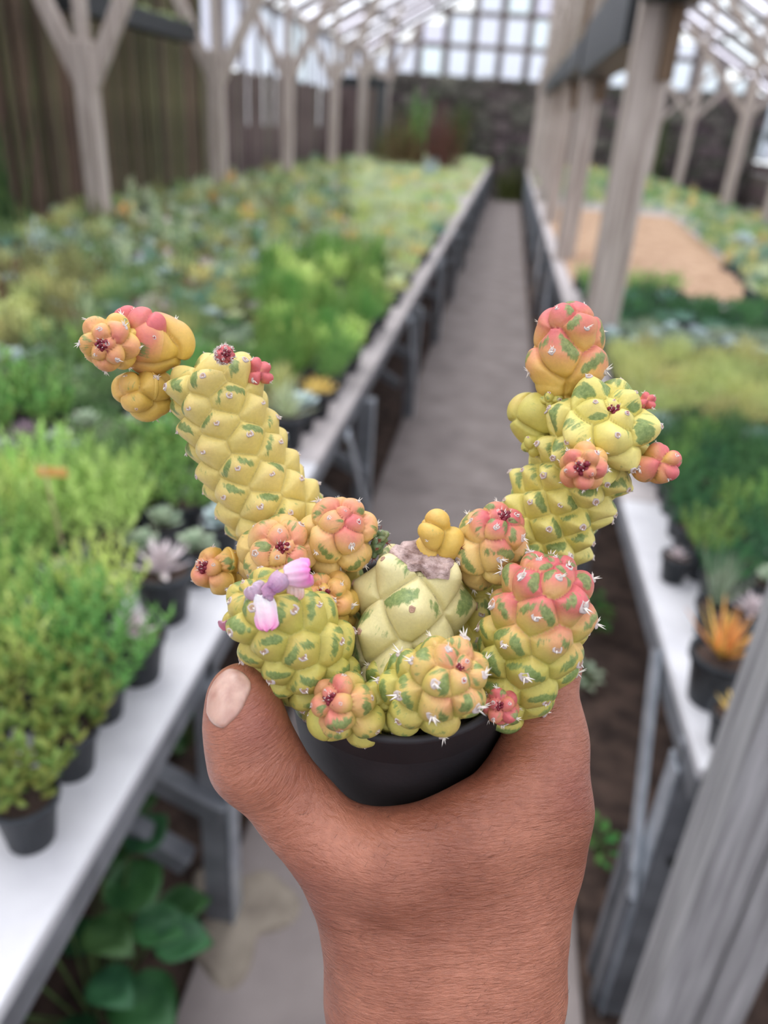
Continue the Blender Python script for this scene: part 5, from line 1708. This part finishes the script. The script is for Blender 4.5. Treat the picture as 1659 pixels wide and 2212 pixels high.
# thumbnail laid on the thumb
M_nail = noise_mat('nail', lin(182, 140, 124), lin(206, 168, 150), 260, rough=.28, spec=.6, sss=.2, stretch=(1, 1, .2))
def grad_sdf(P):
    e = 2e-4; g = np.stack([hand_sdf(P + np.eye(3)[i] * e) - hand_sdf(P - np.eye(3)[i] * e) for i in range(3)], 1)
    return g / (np.linalg.norm(g, axis=1)[:, None] + 1e-12)
nc0 = at(476, 1494, .206)
nd = at(520, 1432, .212) - at(454, 1572, .211); nd /= np.linalg.norm(nd)
for _ in range(12):
    nc0 = nc0 - grad_sdf(nc0[None])[0] * hand_sdf(nc0[None])[0]
nn0 = grad_sdf(nc0[None])[0]
nd = nd - nn0 * (nd @ nn0); nd /= np.linalg.norm(nd); ns = np.cross(nd, nn0)
nu, nv = 25, 19
G = []
for i in range(nu):
    for j in range(nv):
        u = i / (nu - 1) * 2 - 1; v = j / (nv - 1) * 2 - 1
        w = .0068 * (1 - .10 * u * u) * (1 - .30 * max(0, -u) ** 2)
        x = w * v * math.sqrt(max(0.0, 1 - .35 * max(0, u) ** 6)); y = .0092 * u * (1 - .10 * v * v if u < 0 else 1 - .14 * v * v)
        G.append(nc0 + nd * y + ns * x)
G = np.array(G)
for _ in range(10):
    G = G - grad_sdf(G) * hand_sdf(G)[:, None]
gn = grad_sdf(G)
uu = np.repeat(np.linspace(-1, 1, nu), nv); vv = np.tile(np.linspace(-1, 1, nv), nu)
edge = np.clip((1 - np.maximum(np.abs(uu), np.abs(vv))) * 6, 0, 1)
top = G + gn * (.00005 + .00055 * edge ** .6)[:, None]
bot = G - gn * .0008
M_ = nu * nv; Q = []
for i in range(nu - 1):
    for j in range(nv - 1):
        q = (i * nv + j, i * nv + j + 1, (i + 1) * nv + j + 1, (i + 1) * nv + j)
        Q.append(q); Q.append(tuple(M_ + k for k in q[::-1]))
ring = [j for j in range(nv)] + [i * nv + nv - 1 for i in range(1, nu)] + [(nu - 1) * nv + j for j in range(nv - 2, -1, -1)] + [i * nv for i in range(nu - 2, 0, -1)]
for q in range(len(ring)):
    x, y = ring[q], ring[(q + 1) % len(ring)]
    Q.append((x, x + M_, y + M_, y))
nm = mesh_from('thumbnail', list(np.concatenate([top, bot]) - HORG), Q, M_nail)
_bm = bmesh.new(); _bm.from_mesh(nm); bmesh.ops.recalc_face_normals(_bm, faces=_bm.faces); _bm.to_mesh(nm); _bm.free()
o = obj('thumbnail', nm, hand); o['label'] = 'pale thumbnail'

# sparse short dark hairs on the back of the hand and wrist
M_hair = noise_mat('dark_hair', lin(52, 34, 28), lin(74, 50, 40), 60, rough=.6)
hn = np.empty(len(hand_me.vertices) * 3); hand_me.vertices.foreach_get('normal', hn); hn = hn.reshape(-1, 3)
facing = (hn @ _v < -.25) & (qy > 1760) & (qy < 2300) & (qx > 640) & (qx < 1230)
pool = np.where(facing)[0]
hair_v, hair_f = [], []
rgh = np.random.default_rng(21)
for i_ in rgh.choice(pool, 260, replace=False):
    p0 = HW[i_]; n0_ = hn[i_]
    d = -ax_a * .5 + RW @ np.array([.5, .1, 0]) + rgh.normal(0, .25, 3); d -= n0_ * (d @ n0_); d /= np.linalg.norm(d)
    L_ = rgh.uniform(.0013, .0028); s_ = np.cross(d, n0_) * .00004
    a0, a1, a2 = p0 - n0_ * .0002, p0 + d * L_ * .5 + n0_ * .0005, p0 + d * L_ + n0_ * .00045
    k0 = len(hair_v)
    for q_, w_ in ((a0, 1), (a1, .7), (a2, .2)):
        hair_v += [q_ - s_ * w_ - HORG, q_ + s_ * w_ - HORG, q_ + n0_ * np.linalg.norm(s_) * w_ * 1.4 - HORG]
    for r_ in (0, 3):
        for c_ in range(3):
            hair_f.append((k0 + r_ + c_, k0 + r_ + (c_ + 1) % 3, k0 + r_ + 3 + (c_ + 1) % 3, k0 + r_ + 3 + c_))
o = obj('body_hair', mesh_from('body_hair', hair_v, hair_f, M_hair), hand); o['kind'] = 'stuff'
